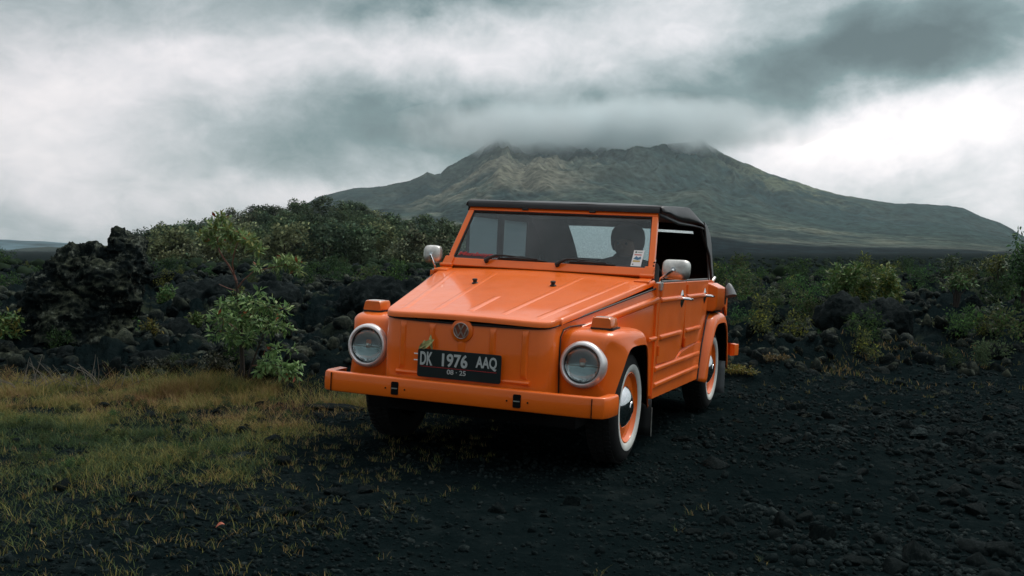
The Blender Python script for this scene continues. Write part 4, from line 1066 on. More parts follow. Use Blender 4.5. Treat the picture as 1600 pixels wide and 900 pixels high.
# ---- lava rubble behind the gravel: the largest as single rocks, the rest as one mass
def scatter(n, r0, r1, a0, a1, power=1.0):
    r = r0 * (r1 / r0) ** (rng.random(n) ** power); a = np.radians(rng.uniform(a0, a1, n)); return r * np.sin(a), r * np.cos(a)
xs, ys = scatter(900, 8.0, 34, -27, 27, .8); cnt = 0
for x, y in zip(xs, ys):
    if y < edge_y(x) + .5 or cnt >= 210: continue
    if -1.6 < x < 3.2 and y < 10: continue
    s = random.uniform(.06, .14) * (1 if y < 14 else 1.5) * random.choice((1, 1, 1, 1.5)); side = 'left' if x < 0 else 'right'
    put('lava_boulder', rock_me[cnt % 8], (x, y, gz(x, y) + s * .15), s, f'rough dark lava boulder in the rubble field on the {side} behind the car', 'boulder', f'lava boulders in the {side} rubble field'); cnt += 1
def joined(name, shapes, X, Y, S, zoff, mat, kind='stuff', rotmax=3.14):
    n = len(X); Zs = ground(X, Y); VV = []; FF = []; off = 0
    ang = rng.uniform(0, 6.28, n); tilt = rng.uniform(-.6, .6, n); st = rng.uniform(.7, 1.3, (n, 3)); which = rng.integers(0, len(shapes), n)
    for k, (V, F) in enumerate(shapes):
        idx = np.where(which == k)[0]
        if not len(idx): continue
        v = V[None] * st[idx][:, None] * S[idx][:, None, None]
        c, s_ = np.cos(tilt[idx])[:, None], np.sin(tilt[idx])[:, None]; y2 = v[..., 1] * c - v[..., 2] * s_; z2 = v[..., 1] * s_ + v[..., 2] * c
        c, s_ = np.cos(ang[idx])[:, None], np.sin(ang[idx])[:, None]; x3 = v[..., 0] * c - y2 * s_; y3 = v[..., 0] * s_ + y2 * c
        P = np.stack([x3 + X[idx][:, None], y3 + Y[idx][:, None], z2 + (Zs[idx] + zoff * S[idx])[:, None]], 2)
        VV.append(P.reshape(-1, 3)); m = V.shape[0]
        FF.append((F[None] + (np.arange(len(idx)) * m)[:, None, None]).reshape(-1, 3) + off); off += len(idx) * m
    me = np_mesh(name, np.concatenate(VV), np.concatenate(FF)); o = link(name, me, mat)
    return tag(o, kind=kind)
sh2 = [rock_shape(2, 100 + k, .42, .85, 13) for k in range(6)]; sh1 = [rock_shape(1, 120 + k, .3, .7, 8) for k in range(6)]
x, y = scatter(5200, 7.8, 30, -29, 30, .85); k = (y > edge_y(x) + .2); x, y = x[k], y[k]
o = joined('lava_rubble', sh2, x, y, rng.uniform(.02, .075, len(x)) * (1 + .05 * y), -.1, M_rubble); tag(o, 'jagged black lava rubble covering the field behind the car', 'rubble')
x, y = scatter(7000, 26, 160, -32, 32, .9)
o = joined('distant_rubble', sh1, x, y, rng.uniform(.05, .20, len(x)) * (1 + .012 * y), .1, M_rock); tag(o, 'far expanse of black lava rubble reaching to the foot of the volcano', 'rubble')

# ---- stones and grit on the gravel
hand = [(1350, 742, .105, 'dark angular stone standing alone on the gravel right of the car'), (1118, 732, .13, 'flat wide dark stone just right of the front wheel'),
        (1232, 690, .10, 'low rounded stone in the middle of the gravel to the right of the mud flap'), (1310, 672, .12, 'flat grey slab lying among stones on the right gravel'), (1440, 680, .16, 'broad pale grey slab lying on the right gravel'),
        (1472, 700, .11, 'smaller grey slab just in front of the broad pale slab'), (1208, 648, .10, 'black blocky stone behind the gravel stones right of the rear wheel'), (1555, 690, .12, 'black stone near the right edge of the gravel'),
        (1180, 800, .12, 'thin curved slab half buried in the foreground gravel'), (1530, 865, .14, 'half-buried flat stone in the bottom right corner'), (1405, 600, .14, 'low stone ledge at the back of the right gravel'),
        (372, 716, .105, 'flat grey stone at the edge of the grass left of the car'), (330, 722, .10, 'dark rounded stone touching the grass edge'), (228, 652, .085, 'black stone lying in the middle of the grass'),
        (180, 815, .08, 'flat stone in the yellow-green grass at lower left'), (412, 800, .06, 'small grey stone in the gravel at lower left'), (345, 640, .06, 'small black stone in the grass near the sapling'), (415, 630, .07, 'black stone beside the left end of the bumper')]
for i, (px, py, s, lab) in enumerate(hand):
    p = spot(px, py); put('stone', (slab_me[i % 4] if ('grey' in lab or 'slab' in lab) else stone_me[i % 6]), p + Vector((0, 0, s * .02)), (s, s * .8, s * .62), lab, 'stone', rot=(0, 0, random.uniform(0, 6)))
p = spot(508, 640); put('stone', stone_me[2], p + Vector((0, 0, .0)), (.26, .16, .12), 'wide low lava slab on the grass edge under the left bumper end', 'stone', rot=(0, 0, .2))
for k, (px, py, q_) in enumerate(((1060, 690, .09), (1150, 660, .08), (1195, 700, .11), (1255, 650, .10), (1285, 720, .07), (1340, 640, .13), (1380, 690, .09), (1425, 645, .11), (1500, 660, .12), (1540, 725, .11), (1585, 640, .14), (1330, 600, .13), (1240, 615, .11), (1475, 615, .15), (1170, 625, .09), (1100, 770, .05), (1590, 760, .10), (1300, 790, .06), (1420, 760, .06), (1060, 640, .07))):
    p = spot(px, py); put('lava_clod', rock_me[k % 8], p - Vector((0, 0, q_ * .25)), (q_, q_ * .8, q_ * .55), 'rough half-buried lava clod rising from the black gravel right of the car', 'stone', 'half-buried clods on the right gravel')
p = spot(1290, 700)
xs, ys = scatter(1500, 3.6, 11, -27, 27, .7); k = vnoise(xs * 1.1, ys * 1.1, 7.) + .5 * vnoise(xs * 3, ys * 3, 2.) > .12; xs, ys = xs[k], ys[k]; cnt = 0
for x, y in zip(xs, ys):
    if y > edge_y(x) + .3 or cnt >= 240: continue
    if -1.3 < x < 1.9 and 4.9 < y < 9.5: continue
    if x < -1.2 and y > 4.6 and random.random() < .8: continue
    s = random.choice((.014, .018, .022, .028, .036, .048, .07)) * random.uniform(.8, 1.3) * (1.25 if x > 1.2 else .85)
    side = 'right' if x > 0 else 'left'
    put('small_stone', stone_me[cnt % 6], (x, y, gz(x, y) + s * .1), s, f'small dark stone lying on the black gravel {side} of the car', 'stone', f'small stones on the {side} gravel'); cnt += 1
x, y = scatter(34000, 2.9, 12.5, -30, 30, .75); k = (y < edge_y(x) + .8) & ((x > -1.6 + .4 * vnoise(x * 2, y * 2, 0.)) | (y < 5.0) | (rng.random(len(x)) < .25)); x, y = x[k], y[k]
dn = sstep(-.5, .5, vnoise(x * 1.4, y * 1.4, 5.0)); k = rng.random(len(x)) < .35 + .65 * dn; x, y = x[k], y[k]
o = joined('gravel', sh1, x, y, (.004 + .013 * rng.random(len(x)) ** 2.2) * (1 + .5 * sstep(.8, 2.2, x)) + .012 * (rng.random(len(x)) ** 8) * (1 + (x > 1)), .15, M_stone); tag(o, 'loose black volcanic grit covering the parking ground', 'gravel')
x, y = scatter(9000, 3.4, 12.5, -8, 30, .6); k = (y < edge_y(x) + .8) & (x > .9) & (vnoise(x * .9, y * .9, 15.) + .6 * vnoise(x * 3.1, y * 3.1, 12.) > .05) & ~((x < 1.9) & (y > 4.9) & (y < 9.5)); x, y = x[k], y[k]
o = joined('coarse_gravel', sh2, x, y, .008 + .022 * rng.random(len(x)) ** 1.5, -.1, M_stone); tag(o, 'coarser lava chips strewn over the gravel on the right', 'gravel')

# ---- dark scrub dotting the far plain
M_scrub = simple('far_scrub', (.020, .032, .020), .9, var=.6, vscale=.05, spec=0)
x, y = scatter(3800, 30, 420, -30, 32, .8)
o = joined('distant_scrub', sh1, x, y, rng.uniform(.12, .34, len(x)) * (1 + .006 * y), .3, M_scrub); tag(o, 'dark scrub dotting the lava plain in the distance', 'scrub')
# ---- leaves
GREEN = [(.060, .125, .040), (.085, .165, .052), (.115, .190, .060), (.17, .22, .075)]
YELL = [(.20, .22, .05), (.25, .22, .06), (.28, .19, .08)]
DARKG = [(.028, .055, .030), (.036, .070, .036), (.055, .090, .042)]
def leaves(cents, rads, n, size, palette, up=.25, outward=.8, aspect=.42, shell=.55, droop=.25):
    """n leaves over the ellipsoids, each a folded pair of triangles"""
    cents = np.array(cents, float); rads = np.array(rads, float); vol = rads.prod(1) ** .7; w_ = vol / vol.sum()
    i = rng.choice(len(cents), n, p=w_); dv = rng.normal(size=(n, 3)); dv /= np.linalg.norm(dv, axis=1)[:, None]
    rr = (shell + (1 - shell) * rng.random(n)) * rng.uniform(.75, 1.12, n)
    P = cents[i] + dv * rads[i] * rr[:, None]
    T = dv * outward + rng.normal(size=(n, 3)) * .55 + np.array([0, 0, up - droop]); T /= np.linalg.norm(T, axis=1)[:, None]
    Nn = rng.normal(size=(n, 3)) * .5 + np.array([0, 0, 1.0]); S = np.cross(T, Nn); S /= np.linalg.norm(S, axis=1)[:, None] + 1e-9; Nn = np.cross(S, T)
    L = size * rng.uniform(.6, 1.25, n); W = L * aspect * rng.uniform(.7, 1.2, n)
    a = P; t = P + T * L[:, None]; m = P + T * (L * .45)[:, None]
    l = m - S * W[:, None] * .5 + Nn * (W * .16)[:, None]; r = m + S * W[:, None] * .5 + Nn * (W * .16)[:, None]
    V = np.stack([a, l, t, r], 1).reshape(-1, 3); b_ = np.arange(n)[:, None] * 4
    F = np.concatenate([b_ + np.array([0, 1, 2]), b_ + np.array([0, 2, 3])], 0)
    pal = np.array(palette); c = pal[rng.integers(0, len(pal), n)] * rng.uniform(.7, 1.25, (n, 1))
    return V, F, np.repeat(c, 4, 0)
def merge(parts):
    VV, FF, CC = [], [], []; o = 0
    for V, F, c in parts: VV.append(V); FF.append(F + o); CC.append(c); o += len(V)
    return np.concatenate(VV), np.concatenate(FF), np.concatenate(CC)
def leaf_obj(name, parts, parent, mat=None):
    V, F, c = merge(parts); me = np_mesh(name, V, F, {'tint': c}); return link(name, me, mat or M_leaf, parent)

# ---- the sapling left of the car
D = 8.25
root = empty('sapling'); base = spot(378, 594, 6.5); D = base.y
root.location = base
tag(root, 'slender young tree with reddish upper stems and two tiers of leaves left of the car', 'tree')
def loc(px, py, dd=0): return at(px, py, D + dd) - base
q = MB()
q.tube([loc(378, 602), loc(377, 560), loc(375, 515), loc(373, 478), loc(370, 450), loc(369, 438)], [.020, .018, .015, .013, .011, .010], 8)
q.tube([loc(383, 600), loc(392, 570), loc(402, 545), loc(412, 520), loc(420, 500)], [.010, .009, .007, .006, .004], 6)
q.build('trunk', M_bark, root)
q = MB(); q.tube([loc(370, 442), loc(366, 430), loc(358, 415), loc(350, 404), loc(343, 392), loc(340, 375, .03), (loc(344, 352, .04))], [.010, .009, .008, .007, .006, .005, .003], 6); q.build('branch', M_redbark, root)
q = MB(); q.tube([loc(366, 430), loc(363, 412, -.04), loc(366, 396, -.06), loc(372, 378, -.06)], [.006, .005, .004, .003], 6); q.build('branch', M_redbark, root)
q = MB(); q.tube([loc(371, 450), loc(380, 438, -.05), loc(395, 425, -.08), loc(415, 420, -.1), loc(440, 415, -.12), loc(458, 412, -.12)], [.006, .005, .004, .0035, .003, .002], 6); q.build('branch', M_redbark, root)
q = MB(); q.tube([loc(371, 455), loc(355, 450, .04), loc(342, 444, .06)], [.004, .003, .002], 5); q.build('branch', M_redbark, root)
q = MB(); q.tube([loc(376, 520), loc(350, 500, .05), loc(335, 495, .07)], [.006, .004, .003], 5); q.build('branch', M_redbark, root)
q = MB(); q.tube([loc(376, 505), loc(400, 485, -.05), loc(430, 478, -.07)], [.006, .004, .003], 5); q.build('branch', M_redbark, root)
q = MB(); q.tube([loc(392, 572), loc(415, 570, -.05), loc(445, 572, -.08)], [.005, .004, .003], 5); q.build('branch', M_redbark, root)

def cl(L_): return [tuple(loc(px, py, dy)) for px, py, rx, rz, dy in L_], [(rx * D / FPX, rx * D / FPX * .8, rz * D / FPX) for px, py, rx, rz, dy in L_]
c1 = cl([(345, 345, 15, 9, 0), (330, 358, 14, 9, .05), (318, 368, 9, 7, .05), (355, 362, 14, 11, -.05), (372, 368, 14, 10, 0), (390, 376, 15, 9, -.08), (340, 378, 14, 9, .05), (362, 385, 10, 8, 0), (402, 390, 12, 7, -.1), (326, 372, 8, 6, .05), (345, 336, 6, 5, 0)])
c2 = cl([(445, 408, 12, 8, -.12), (460, 412, 12, 9, -.12), (432, 414, 9, 6, -.1), (403, 417, 9, 5, -.08), (466, 422, 8, 6, -.1)])
c3 = cl([(350, 478, 18, 14, .05), (372, 470, 18, 13, 0), (395, 474, 20, 15, -.05), (420, 478, 20, 15, -.05), (440, 487, 15, 12, -.08), (345, 500, 20, 16, .08), (372, 500, 22, 17, -.1), (398, 502, 24, 18, .1), (425, 508, 22, 16, 0), (335, 522, 15, 13, .05), (360, 525, 18, 14, -.1), (385, 530, 16, 12, -.12), (448, 512, 10, 10, -.05), (455, 545, 8, 8, -.05), (405, 455, 6, 6, 0)])
c4 = cl([(420, 565, 18, 12, -.1), (440, 575, 18, 12, -.12), (455, 582, 14, 10, -.1), (430, 545, 14, 9, -.05), (465, 572, 10, 8, -.1), (405, 580, 12, 8, -.1)])
LG = [(.15, .28, .11), (.20, .34, .13), (.25, .38, .15), (.30, .39, .17)]
leaf_obj('foliage', [leaves(*c1, 1050, .050, LG + YELL[:1], .1, .9, .34, .2), leaves(*c2, 320, .050, LG, .1, .9, .34, .3), leaves(*c1, 16, .07, [(.35, .10, .04), (.30, .06, .03)], aspect=.4), leaves(*c2, 7, .06, [(.30, .10, .04)])], root)
leaf_obj('foliage', [leaves(*c3, 1350, .052, LG + GREEN[:2], .0, .9, .42, .2), leaves(*c4, 430, .050, LG[:3], 0, .9, .42, .2), leaves(*c3, 10, .07, [(.32, .09, .03)]), leaves(*c4, 6, .07, [(.30, .07, .04)])], root)

# ---- shrubs
def shrub(px, py, w_, h_, label, palette, n=500, leaf=.05, dmin=8, name='shrub', trunk=.0, cat='shrub', dist=None):
    if dist: x = (px - 800) / FPX * dist; p = Vector((x, dist, gz(x, dist)))
    else: p = spot(px, py, dmin)
    d_ = p.y; s = d_ / FPX; r_ = empty(name, p); tag(r_, label, cat)
    base_py = HOR - (p.z - CAMZ) / s; W, H = w_ * s, (max(h_ * .6, h_ + (base_py - py)) * s if dist else h_ * s)
    th = H * trunk; hc = H - th; cs, rs_ = [], []
    for k in range(14):
        a = rng.uniform(0, 6.28); rr = rng.uniform(0, .36) ** .8 * W; zz = th + hc * rng.uniform(.15, .85)
        cs.append((rr * math.cos(a), rr * math.sin(a) * .8, zz)); f = rng.uniform(.16, .27); rs_.append((W * f, W * f, hc * f * .9))
    q = MB()
    for k in range(6):
        c_ = Vector(cs[k]); q.tube([Vector((.01 * k - .03, 0, -.05)), Vector((c_.x * .3, c_.y * .3, c_.z * .55)), c_], [.012 + .012 * H, .008 + .006 * H, .004], 5)
    q.build('stem', M_bark, r_)
    leaf_obj('foliage', [leaves(cs, rs_, n, leaf, palette, .1, .8, .42, .2)], r_)
    return r_
MIXG = GREEN[:3] + [(.13, .16, .06)]
OLIVE = [(.07, .090, .042), (.095, .110, .05), (.05, .075, .042)]
shrub(1316, 475, 52, 66, 'leafy green bush, left of the three on the dark lava mound', MIXG, 1300, .075, dist=15.2)
shrub(1345, 470, 50, 60, 'leafy green bush, middle of the three on the dark lava mound', MIXG + YELL[:1], 1300, .075, dist=15.9)
shrub(1385, 478, 54, 66, 'bright green bush, right of the three on the dark lava mound', GREEN + YELL[:1], 1500, .075, dist=15.0)
shrub(1494, 505, 56, 78, 'small thin-stemmed tree with a flat light green crown in the right lava field', OLIVE + GREEN[:2], 700, .07, dist=16.5, name='small_tree', trunk=.48, cat='tree')
shrub(1558, 450, 58, 54, 'yellowish small tree with a spreading crown in the right lava field', OLIVE + YELL[:1], 700, .08, dist=22, name='small_tree', trunk=.3, cat='tree')
shrub(1600, 415, 60, 72, 'dark leafy tree cut by the right edge of the picture, against the sky', DARKG + GREEN[:2], 900, .085, dist=17, name='edge_tree', trunk=.15, cat='tree')
shrub(1486, 432, 36, 36, 'dark green bush behind the flat-crowned small tree', DARKG + OLIVE, 500, .09, dist=26)
shrub(1512, 436, 34, 26, 'low olive bush beside the dark green bush on the right', OLIVE, 400, .09, dist=27)
shrub(1262, 500, 34, 30, 'low olive bush in the rubble between the car and the green bushes', OLIVE, 350, .06, dist=15)
shrub(1205, 480, 40, 34, 'grey-green bush in the rubble just right of the car', OLIVE + DARKG, 400, .06, dist=17)
shrub(1165, 470, 34, 34, 'grey-green bush right behind the rear mirror of the car', OLIVE + DARKG, 350, .06, dist=18)
shrub(1450, 520, 30, 24, 'low bush on the rubble left of the flat-crowned small tree', OLIVE, 300, .05, dist=13.5)
shrub(1560, 500, 40, 28, 'low dark bush on the rubble near the right edge', DARKG + OLIVE, 350, .06, dist=15)
shrub(258, 478, 34, 32, 'small round green bush just right of the bird-shaped outcrop', MIXG, 450, .06, dist=13)
shrub(236, 530, 34, 32, 'small bush with yellowish leaves at the foot of the bird-shaped outcrop', OLIVE + YELL[:2], 380, .045, dist=9.5)
shrub(303, 525, 38, 38, 'small green bush between the outcrop and the sapling', MIXG, 420, .05, dist=10.5)
shrub(6, 520, 46, 40, 'leafy green bush cut by the left edge of the picture', GREEN + YELL[1:2], 300, .065, dist=9.2)
shrub(335, 605, 52, 44, 'low grey-green weed with fine leaves left of the sapling trunk', [(.05, .065, .045), (.08, .09, .06)], 500, .035, dist=8.1, name='weed')
shrub(415, 606, 46, 30, 'low leafy weed right of the sapling trunk', OLIVE + GREEN[:1], 380, .035, dist=8.1, name='weed')
shrub(250, 600, 80, 34, 'tangled grey-green weed at the back of the grass below the outcrop', [(.04, .055, .04), (.06, .07, .045)], 600, .03, dist=8.3, name='weed')
shrub(1160, 606, 50, 22, 'patch of yellow-flowered weed beside the rear mud flap', [(.16, .15, .03), (.10, .12, .03), (.22, .18, .05)], 500, .03, dist=9.8, name='weed')
shrub(1205, 602, 50, 18, 'low yellow-brown weed patch further right of the rear mud flap', [(.16, .12, .05), (.10, .09, .04)], 400, .03, dist=10.2, name='weed')
# low clumps scattered through the rubble
cm = []
for k in range(6):
    cs = [(rng.uniform(-.3, .3), rng.uniform(-.3, .3), rng.uniform(.15, .6)) for _ in range(9)]; rs_ = [(rng.uniform(.12, .22),) * 3 for _ in range(9)]
    V, F, c = leaves(cs, rs_, 620, .072, (OLIVE + GREEN[:1], DARKG + GREEN[:1], GREEN[:2] + DARKG, [(.05, .075, .042), (.07, .095, .05)], OLIVE + YELL[:1], DARKG)[k], .2, .8, .45, .2); me = np_mesh('scrub', V, F, {'tint': c}); me.materials.append(M_treeleaf); cm.append(me)
xs, ys = scatter(900, 8.3, 40, -27, 27, .8); cnt = 0
for x, y in zip(xs, ys):
    if y < edge_y(x) + .5 or (-1.6 < x < 3 and y < 9.8) or cnt >= 290 or (x < 0 and random.random() < .5): continue
    s_ = random.choice((.16, .22, .30, .42)) * random.uniform(.8, 1.15) * (1 + .035 * y) * (1.15 if x > 0 else 1); side = 'left' if x < 0 else 'right'
    put('scrub', cm[cnt % 6], (x, y, gz(x, y) - .02), s_, f'low grey-green scrub growing among the lava rubble on the {side} behind the car', 'scrub', f'scrub in the {side} rubble field', rot=(0, 0, random.uniform(0, 6))); cnt += 1
# dry bare twigs at the far left
for i, (px, py, lab) in enumerate(((30, 612, 'bare grey twigs leaning over at the back left corner of the grass'), (95, 610, 'dry fan of bare twigs below the bird-shaped outcrop'), (175, 606, 'thin dry stems between the grass and the outcrop'))):
    p = spot(px, py, 6); r_ = MB()
    for k in range(16):
        a = rng.uniform(-1.2, 1.2); L_ = rng.uniform(.12, .34); t_ = Vector((math.sin(a) * L_, rng.uniform(-.1, .1), math.cos(a) * L_ * .8)); b0 = Vector((rng.uniform(-.2, .2), rng.uniform(-.1, .1), -.02))
        r_.tube([b0, b0 + t_ * .5 + Vector((.01, 0, .02)), b0 + t_], [.0035, .0025, .0012], 4)
    o = r_.build('dry_twigs', simple('dry_twig', (.11, .10, .08), .8), None); o.location = p; tag(o, lab, 'twigs')

# ---- grass
def grass(name, X, Y, H, Wd, palette_fn, lean=.5):
    n = len(X); Zs = ground(X, Y); a = rng.uniform(0, 6.28, n); ln = rng.uniform(.1, 1, n) * lean * H
    dx, dy = np.cos(a), np.sin(a); sx_, sy_ = -dy, dx; V = []
    for t, wk in ((0, 1), (.55, .8), (1, .12)):
        off = ln * t ** 1.8; h = H * t * (1 - .15 * t)
        for s in (-1, 1): V.append(np.stack([X + dx * off + s * sx_ * Wd * wk, Y + dy * off + s * sy_ * Wd * wk, Zs - .004 + h], 1))
    V = np.stack(V, 1).reshape(-1, 3); b_ = np.arange(n)[:, None] * 6
    F = np.concatenate([b_ + np.array([0, 1, 3, 2]), b_ + np.array([2, 3, 5, 4])], 0)
    me = np_mesh(name, V, F, {'tint': np.repeat(palette_fn(X, Y), 6, 0)}); o = link(name, me, M_grass); return tag(o, kind='stuff')
gp = np.array([(.040, .074, .030), (.088, .118, .038), (.195, .180, .050), (.29, .21, .085), (.215, .120, .062)])
def gcol(x, y):
    n = len(x); k = fbm(x * 1.1, y * .7, 3, 4) * 1.5 + fbm(x * 5, y * 4, 8, 3) * 1.6 + rng.normal(size=n) * .75
    back = sstep(5.4, 6.6, y); k = k + 1.75 + .9 * back - 1.0 * sstep(5.2, 5.8, y) * (1 - sstep(6.1, 6.7, y)) * sstep(-1.6, -2.2, x)
    i = np.clip(k, 0, 4).astype(int); return gp[i] * rng.uniform(.6, 1.15, (n, 1))
x = rng.uniform(-4.6, -.7, 420000); y = rng.uniform(3.4, 8.3, 420000)
edge = -1.35 + .30 * vnoise(x * 2.2, y * 2.2, 0.) + .55 * sstep(6.4, 7.8, y)
dens = sstep(.35, -.25, x - edge) * (sstep(4.7, 5.6, y + .5 * vnoise(x * 1.5, y * 1.5, 9.) + .25 * (-x - 1.4)) * .84 + .16)
dens = dens * (.10 + .90 * sstep(-.14, .14, fbm(x * 2.7, y * 2.7, 6, 5, .65))) * sstep(8.25, 7.7, y)
k = (rng.random(len(x)) < dens) & (np.abs(x) < y * .52); x, y = x[k], y[k]
H = rng.uniform(.010, .040, len(x)) * (1 + .9 * sstep(6.3, 7.6, y)) * (1 + .6 * vnoise(x * 2.1, y * 2.1, 11.)); tall = rng.random(len(x)) < .05; H[tall] *= 2.1
o = grass('grass', x, y, H, rng.uniform(.0006, .0016, len(x)), gcol, 1.9); tag(o, 'patchy green and straw-brown grass covering the ground on the left', 'grass')
for k in range(26):
    wx = random.uniform(-3.8, -1.0); wy = random.uniform(4.2, 7.8)
    if abs(wx) < wy * .5: put('grass_stone', stone_me[k % 6], (wx, wy, gz(wx, wy) + .01), random.uniform(.035, .08), 'black lava stone half hidden in the grass on the left', 'stone', 'black stones in the grass')
# taller weeds standing in the grass
for k in range(170):
    wx = random.uniform(-4.2, -1.3); wy = random.uniform(5.0, 8.0)
    if abs(wx) > wy * .5: continue
    put('grass_weed', cm[random.choice((0, 2, 3, 4))], (wx, wy, gz(wx, wy) - .015), random.uniform(.04, .12), 'small leafy weed growing among the grass on the left', 'weed', 'weeds in the grass', rot=(0, 0, random.uniform(0, 6)))
# sparse tufts out on the grit
tx = rng.uniform(-2.6, -.1, 900); ty = rng.uniform(3.3, 7.6, 900); k = (rng.random(900) < sstep(.1, -1.0, tx + .25 * (ty - 5) * -1)) ; tx, ty = tx[k], ty[k]
t2x = rng.uniform(1.6, 5.5, 90); t2y = rng.uniform(8, 11.5, 90); tx, ty = np.r_[tx, t2x, rng.uniform(.1, 1.2, 8)], np.r_[ty, t2y, rng.uniform(3.6, 5.0, 8)]
nb = 14; x = np.repeat(tx, nb) + rng.normal(size=len(tx) * nb) * .014; y = np.repeat(ty, nb) + rng.normal(size=len(tx) * nb) * .014
o = grass('grass_tufts', x, y, rng.uniform(.012, .045, len(x)), rng.uniform(.0006, .0014, len(x)), lambda a, b_: gp[rng.integers(0, 4, len(a))] * rng.uniform(.7, 1.5, (len(a), 1)), 1.2); tag(o, 'sparse little tufts of grass growing through the black gravel', 'grass')
# yellowish strip of low growth at the back of the right gravel
x = rng.uniform(2.5, 8, 9000); y = edge_y(x) + rng.normal(size=9000) * .45 + .3; k = rng.random(9000) < sstep(-.1, .4, fbm(x * 1.3, y * 1.3, 2, 3)); x, y = x[k], y[k]
o = grass('low_growth', x, y, rng.uniform(.03, .08, len(x)), rng.uniform(.002, .004, len(x)), lambda a, b_: gp[rng.integers(1, 4, len(a))] * rng.uniform(.7, 1.2, (len(a), 1)), .9); tag(o, 'thin yellowish growth along the back edge of the right gravel', 'grass')
# a fallen red leaf
p = spot(333, 832); q = MB(); leafblade(q, (0, 0, .006), (.034, .01, .015), .010, (0, -.3, 1)); o = q.build('fallen_leaf', simple('red_leaf', (.38, .09, .04), .6, var=.3, vscale=40), None, fix=False); o.location = p; tag(o, 'small fallen red-brown leaf lying on the gravel in front of the grass', 'leaf')

# ---- wood on the left hill
def soft_normals(me, V, cs, rs_):
    # shade each crown by its clumps, as a mass of leaves does, instead of leaf by leaf
    d = (V[:, None] - cs[None]) / rs_[None]; i = (d ** 2).sum(2).argmin(1); n = d[np.arange(len(V)), i] + np.array([0, 0, .25])
    n = n / (np.linalg.norm(n, axis=1)[:, None] + 1e-9); me.shade_smooth(); me.normals_split_custom_set_from_vertices([tuple(q_) for q_ in n])
tree_me = []; CS_ = []
for k in range(7):
    cs, rs_ = [], []; wide = rng.uniform(.36, .5); con = k == 6
    for j in range(16):
        a = rng.uniform(0, 6.28); t = rng.random(); rr = wide * math.sqrt(rng.random()) * (1 - .5 * abs(t - .35)) * (.45 if con else 1)
        cs.append((rr * math.cos(a), rr * math.sin(a), .28 + .62 * t)); f = rng.uniform(.14, .21) * (.6 if con else 1); rs_.append((f, f, f * .85))
    dark = np.array((DARKG, [(.045, .085, .045), (.06, .10, .05)], [(.07, .10, .05), (.09, .12, .055)], [(.025, .05, .03), (.035, .06, .035)], [(.055, .09, .05), (.045, .075, .04)], [(.08, .105, .06), (.055, .085, .05)], DARKG)[k])
    V, F, c = leaves(cs, rs_, 1700, .050, np.array(dark) * np.array([3.3, 2.8, 3.1]), .1, .6, .9, .45)  # leaf colours brightened and greyed, putting the hill's haze into the tint
    q = MB(); q.tube([(0, 0, -.15), (0.01, 0, .3), (0, 0, .6)], [.022, .018, .008], 6); TV = np.array(q.v); TF = []
    for f in q.f:
        for m_ in range(1, len(f) - 1): TF.append((f[0], f[m_], f[m_ + 1]))
    V, F, c = merge([(V, F, c), (TV, np.array(TF), np.tile(np.array([.02, .018, .015]), (len(TV), 1)))])
    me = np_mesh('hill_tree', V, F, {'tint': c}); me.materials.append(M_treeleaf); CS_.append(np.array(cs)); soft_normals(me, V, np.array(cs), np.array(rs_)); tree_me.append((me, V, F, c))
def hz(x, y): return float(hill_h(np.array([x]), np.array([y]))[0])
cnt = 0; pts_ = []
while cnt < 285:
    px = random.uniform(225, 735); r = random.uniform(128, 352) if random.random() < .8 else random.uniform(320, 352); a = math.atan((px - 800) / FPX)
    x, y = r * math.sin(a), r * math.cos(a)
    if any((x - u) ** 2 + (y - v) ** 2 < (r * .015) ** 2 for u, v in pts_): continue
    pts_.append((x, y)); h = random.choice((4.4, 5.4, 6.4, 7.6)) * random.uniform(.85, 1.15) * (.75 + r / 700); kk = 6 if (r > 300 and random.random() < .25) else random.randrange(6)
    put('hill_tree', tree_me[kk][0], (x, y, hz(x, y) - .1), (h * random.uniform(.9, 1.3), h * random.uniform(.9, 1.3), h), 'dark green tree in the wood on the hill behind the left mirror', 'tree', 'trees of the wood on the left hill', rot=(0, 0, random.uniform(0, 6.28))); cnt += 1
parts = []
for j in range(700):
    px = random.uniform(200, 760); r = random.uniform(125, 352); a = math.atan((px - 800) / FPX); x, y = r * math.sin(a), r * math.cos(a); h = random.uniform(3.0, 4.8) * (.8 + r / 700)
    _, V, F, c = tree_me[random.randrange(6)]; sel = rng.permutation(1700)[:330]
    vi = (sel[:, None] * 4 + np.arange(4)).ravel(); Vs = V[vi]; cc_ = c[vi]; b_ = np.arange(330)[:, None] * 4; Fs = np.concatenate([b_ + np.array([0, 1, 2]), b_ + np.array([0, 2, 3])])
    ca, sa = math.cos(j), math.sin(j); Vs = np.stack([(Vs[:, 0] * ca - Vs[:, 1] * sa) * h * 1.5 + x, (Vs[:, 0] * sa + Vs[:, 1] * ca) * h * 1.5 + y, (Vs[:, 2] - .2) * h + hz(x, y)], 1)
    parts.append((Vs, Fs, cc_))
V, F, c = merge(parts); me = np_mesh('undergrowth', V, F, {'tint': c}); me.shade_smooth(); me.materials.append(M_treeleaf)
uc = np.repeat(np.array([p_[0].mean(0) for p_ in parts]), [len(p_[0]) for p_ in parts], 0); nn_ = V - uc; nn_ /= np.linalg.norm(nn_, axis=1)[:, None]; nn_ += np.array([0, 0, .3])
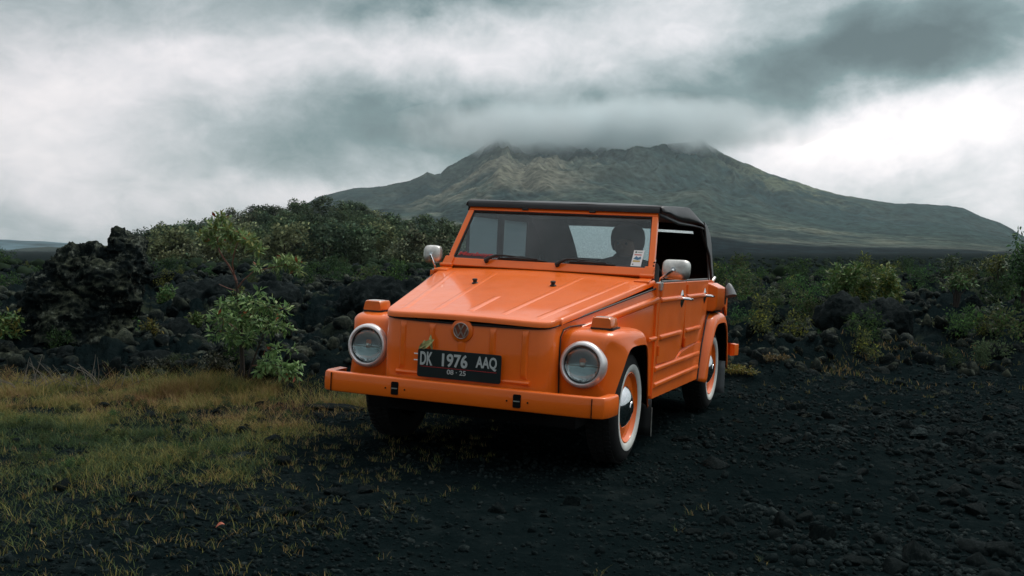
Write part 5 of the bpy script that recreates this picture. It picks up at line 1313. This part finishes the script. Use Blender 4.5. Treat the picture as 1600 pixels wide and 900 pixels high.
me.normals_split_custom_set_from_vertices((nn_ / np.linalg.norm(nn_, axis=1)[:, None]).tolist()); o = link('undergrowth', me); tag(o, 'dense dark undergrowth filling the wood on the left hill', 'undergrowth', kind='stuff')

# ------------------------------------------------------------------ air and the cloud on the summit
def box_obj(name, x0, x1, y0, y1, z0, z1):
    q = MB(); q.box(x0, x1, y0, y1, z0, z1); return q.build(name, None, None, smooth=False)
hzb = box_obj('haze', -5700, 5700, -5700, 5700, -60, 620); tag(hzb, kind='stuff')
m = bpy.data.materials.new('haze'); m.use_nodes = True; nt = NT(m.node_tree); nt.n.remove(nt.n['Principled BSDF'])
pv = nt.n.new('ShaderNodeVolumePrincipled'); pv.inputs['Color'].default_value = (.80, .94, .98, 1); pv.inputs['Density'].default_value = 4.2e-5; pv.inputs['Anisotropy'].default_value = .2
nt.l.new(pv.outputs[0], nt.n['Material Output'].inputs['Volume']); hzb.data.materials.append(m)
# cloud hanging over the crater rim: a long soft-edged bank
q = MB(); V, F = ICO[3]
cc0 = at(942, 202, 3800); CR = np.array([820, 420, 125.0])
q.add([tuple(v * CR) for v in V], [tuple(f) for f in F]); cl_ = q.build('summit_cloud', None, None); cl_.location = cc0
tag(cl_, 'low grey cloud bank hiding the rim between the two summits of the volcano', 'cloud', kind='stuff')
m = bpy.data.materials.new('cloud'); m.use_nodes = True; nt = NT(m.node_tree); nt.n.remove(nt.n['Principled BSDF'])
co = nt.coord('Object'); mp = nt.mapv(co, (1 / 820, 1 / 420, 1 / 125)); ln = nt.n.new('ShaderNodeVectorMath'); ln.operation = 'LENGTH'; nt.put(ln.inputs[0], mp)
fall = nt.m('MULTIPLY', nt.m('SUBTRACT', 1.0, ln.outputs['Value']), 1.6)
nz = nt.add(nt.noise(co, .007, 5, .6), -.5)
dm = nt.m('MAXIMUM', nt.add(fall, nt.mul(nz, 2.2)), 0)
den_ = nt.m('MULTIPLY', nt.mul(dm, dm), .013)
pv = nt.n.new('ShaderNodeVolumePrincipled'); pv.inputs['Color'].default_value = (.86, .925, .935, 1); nt.put(pv.inputs['Density'], den_)
nt.l.new(pv.outputs[0], nt.n['Material Output'].inputs['Volume']); cl_.data.materials.append(m)
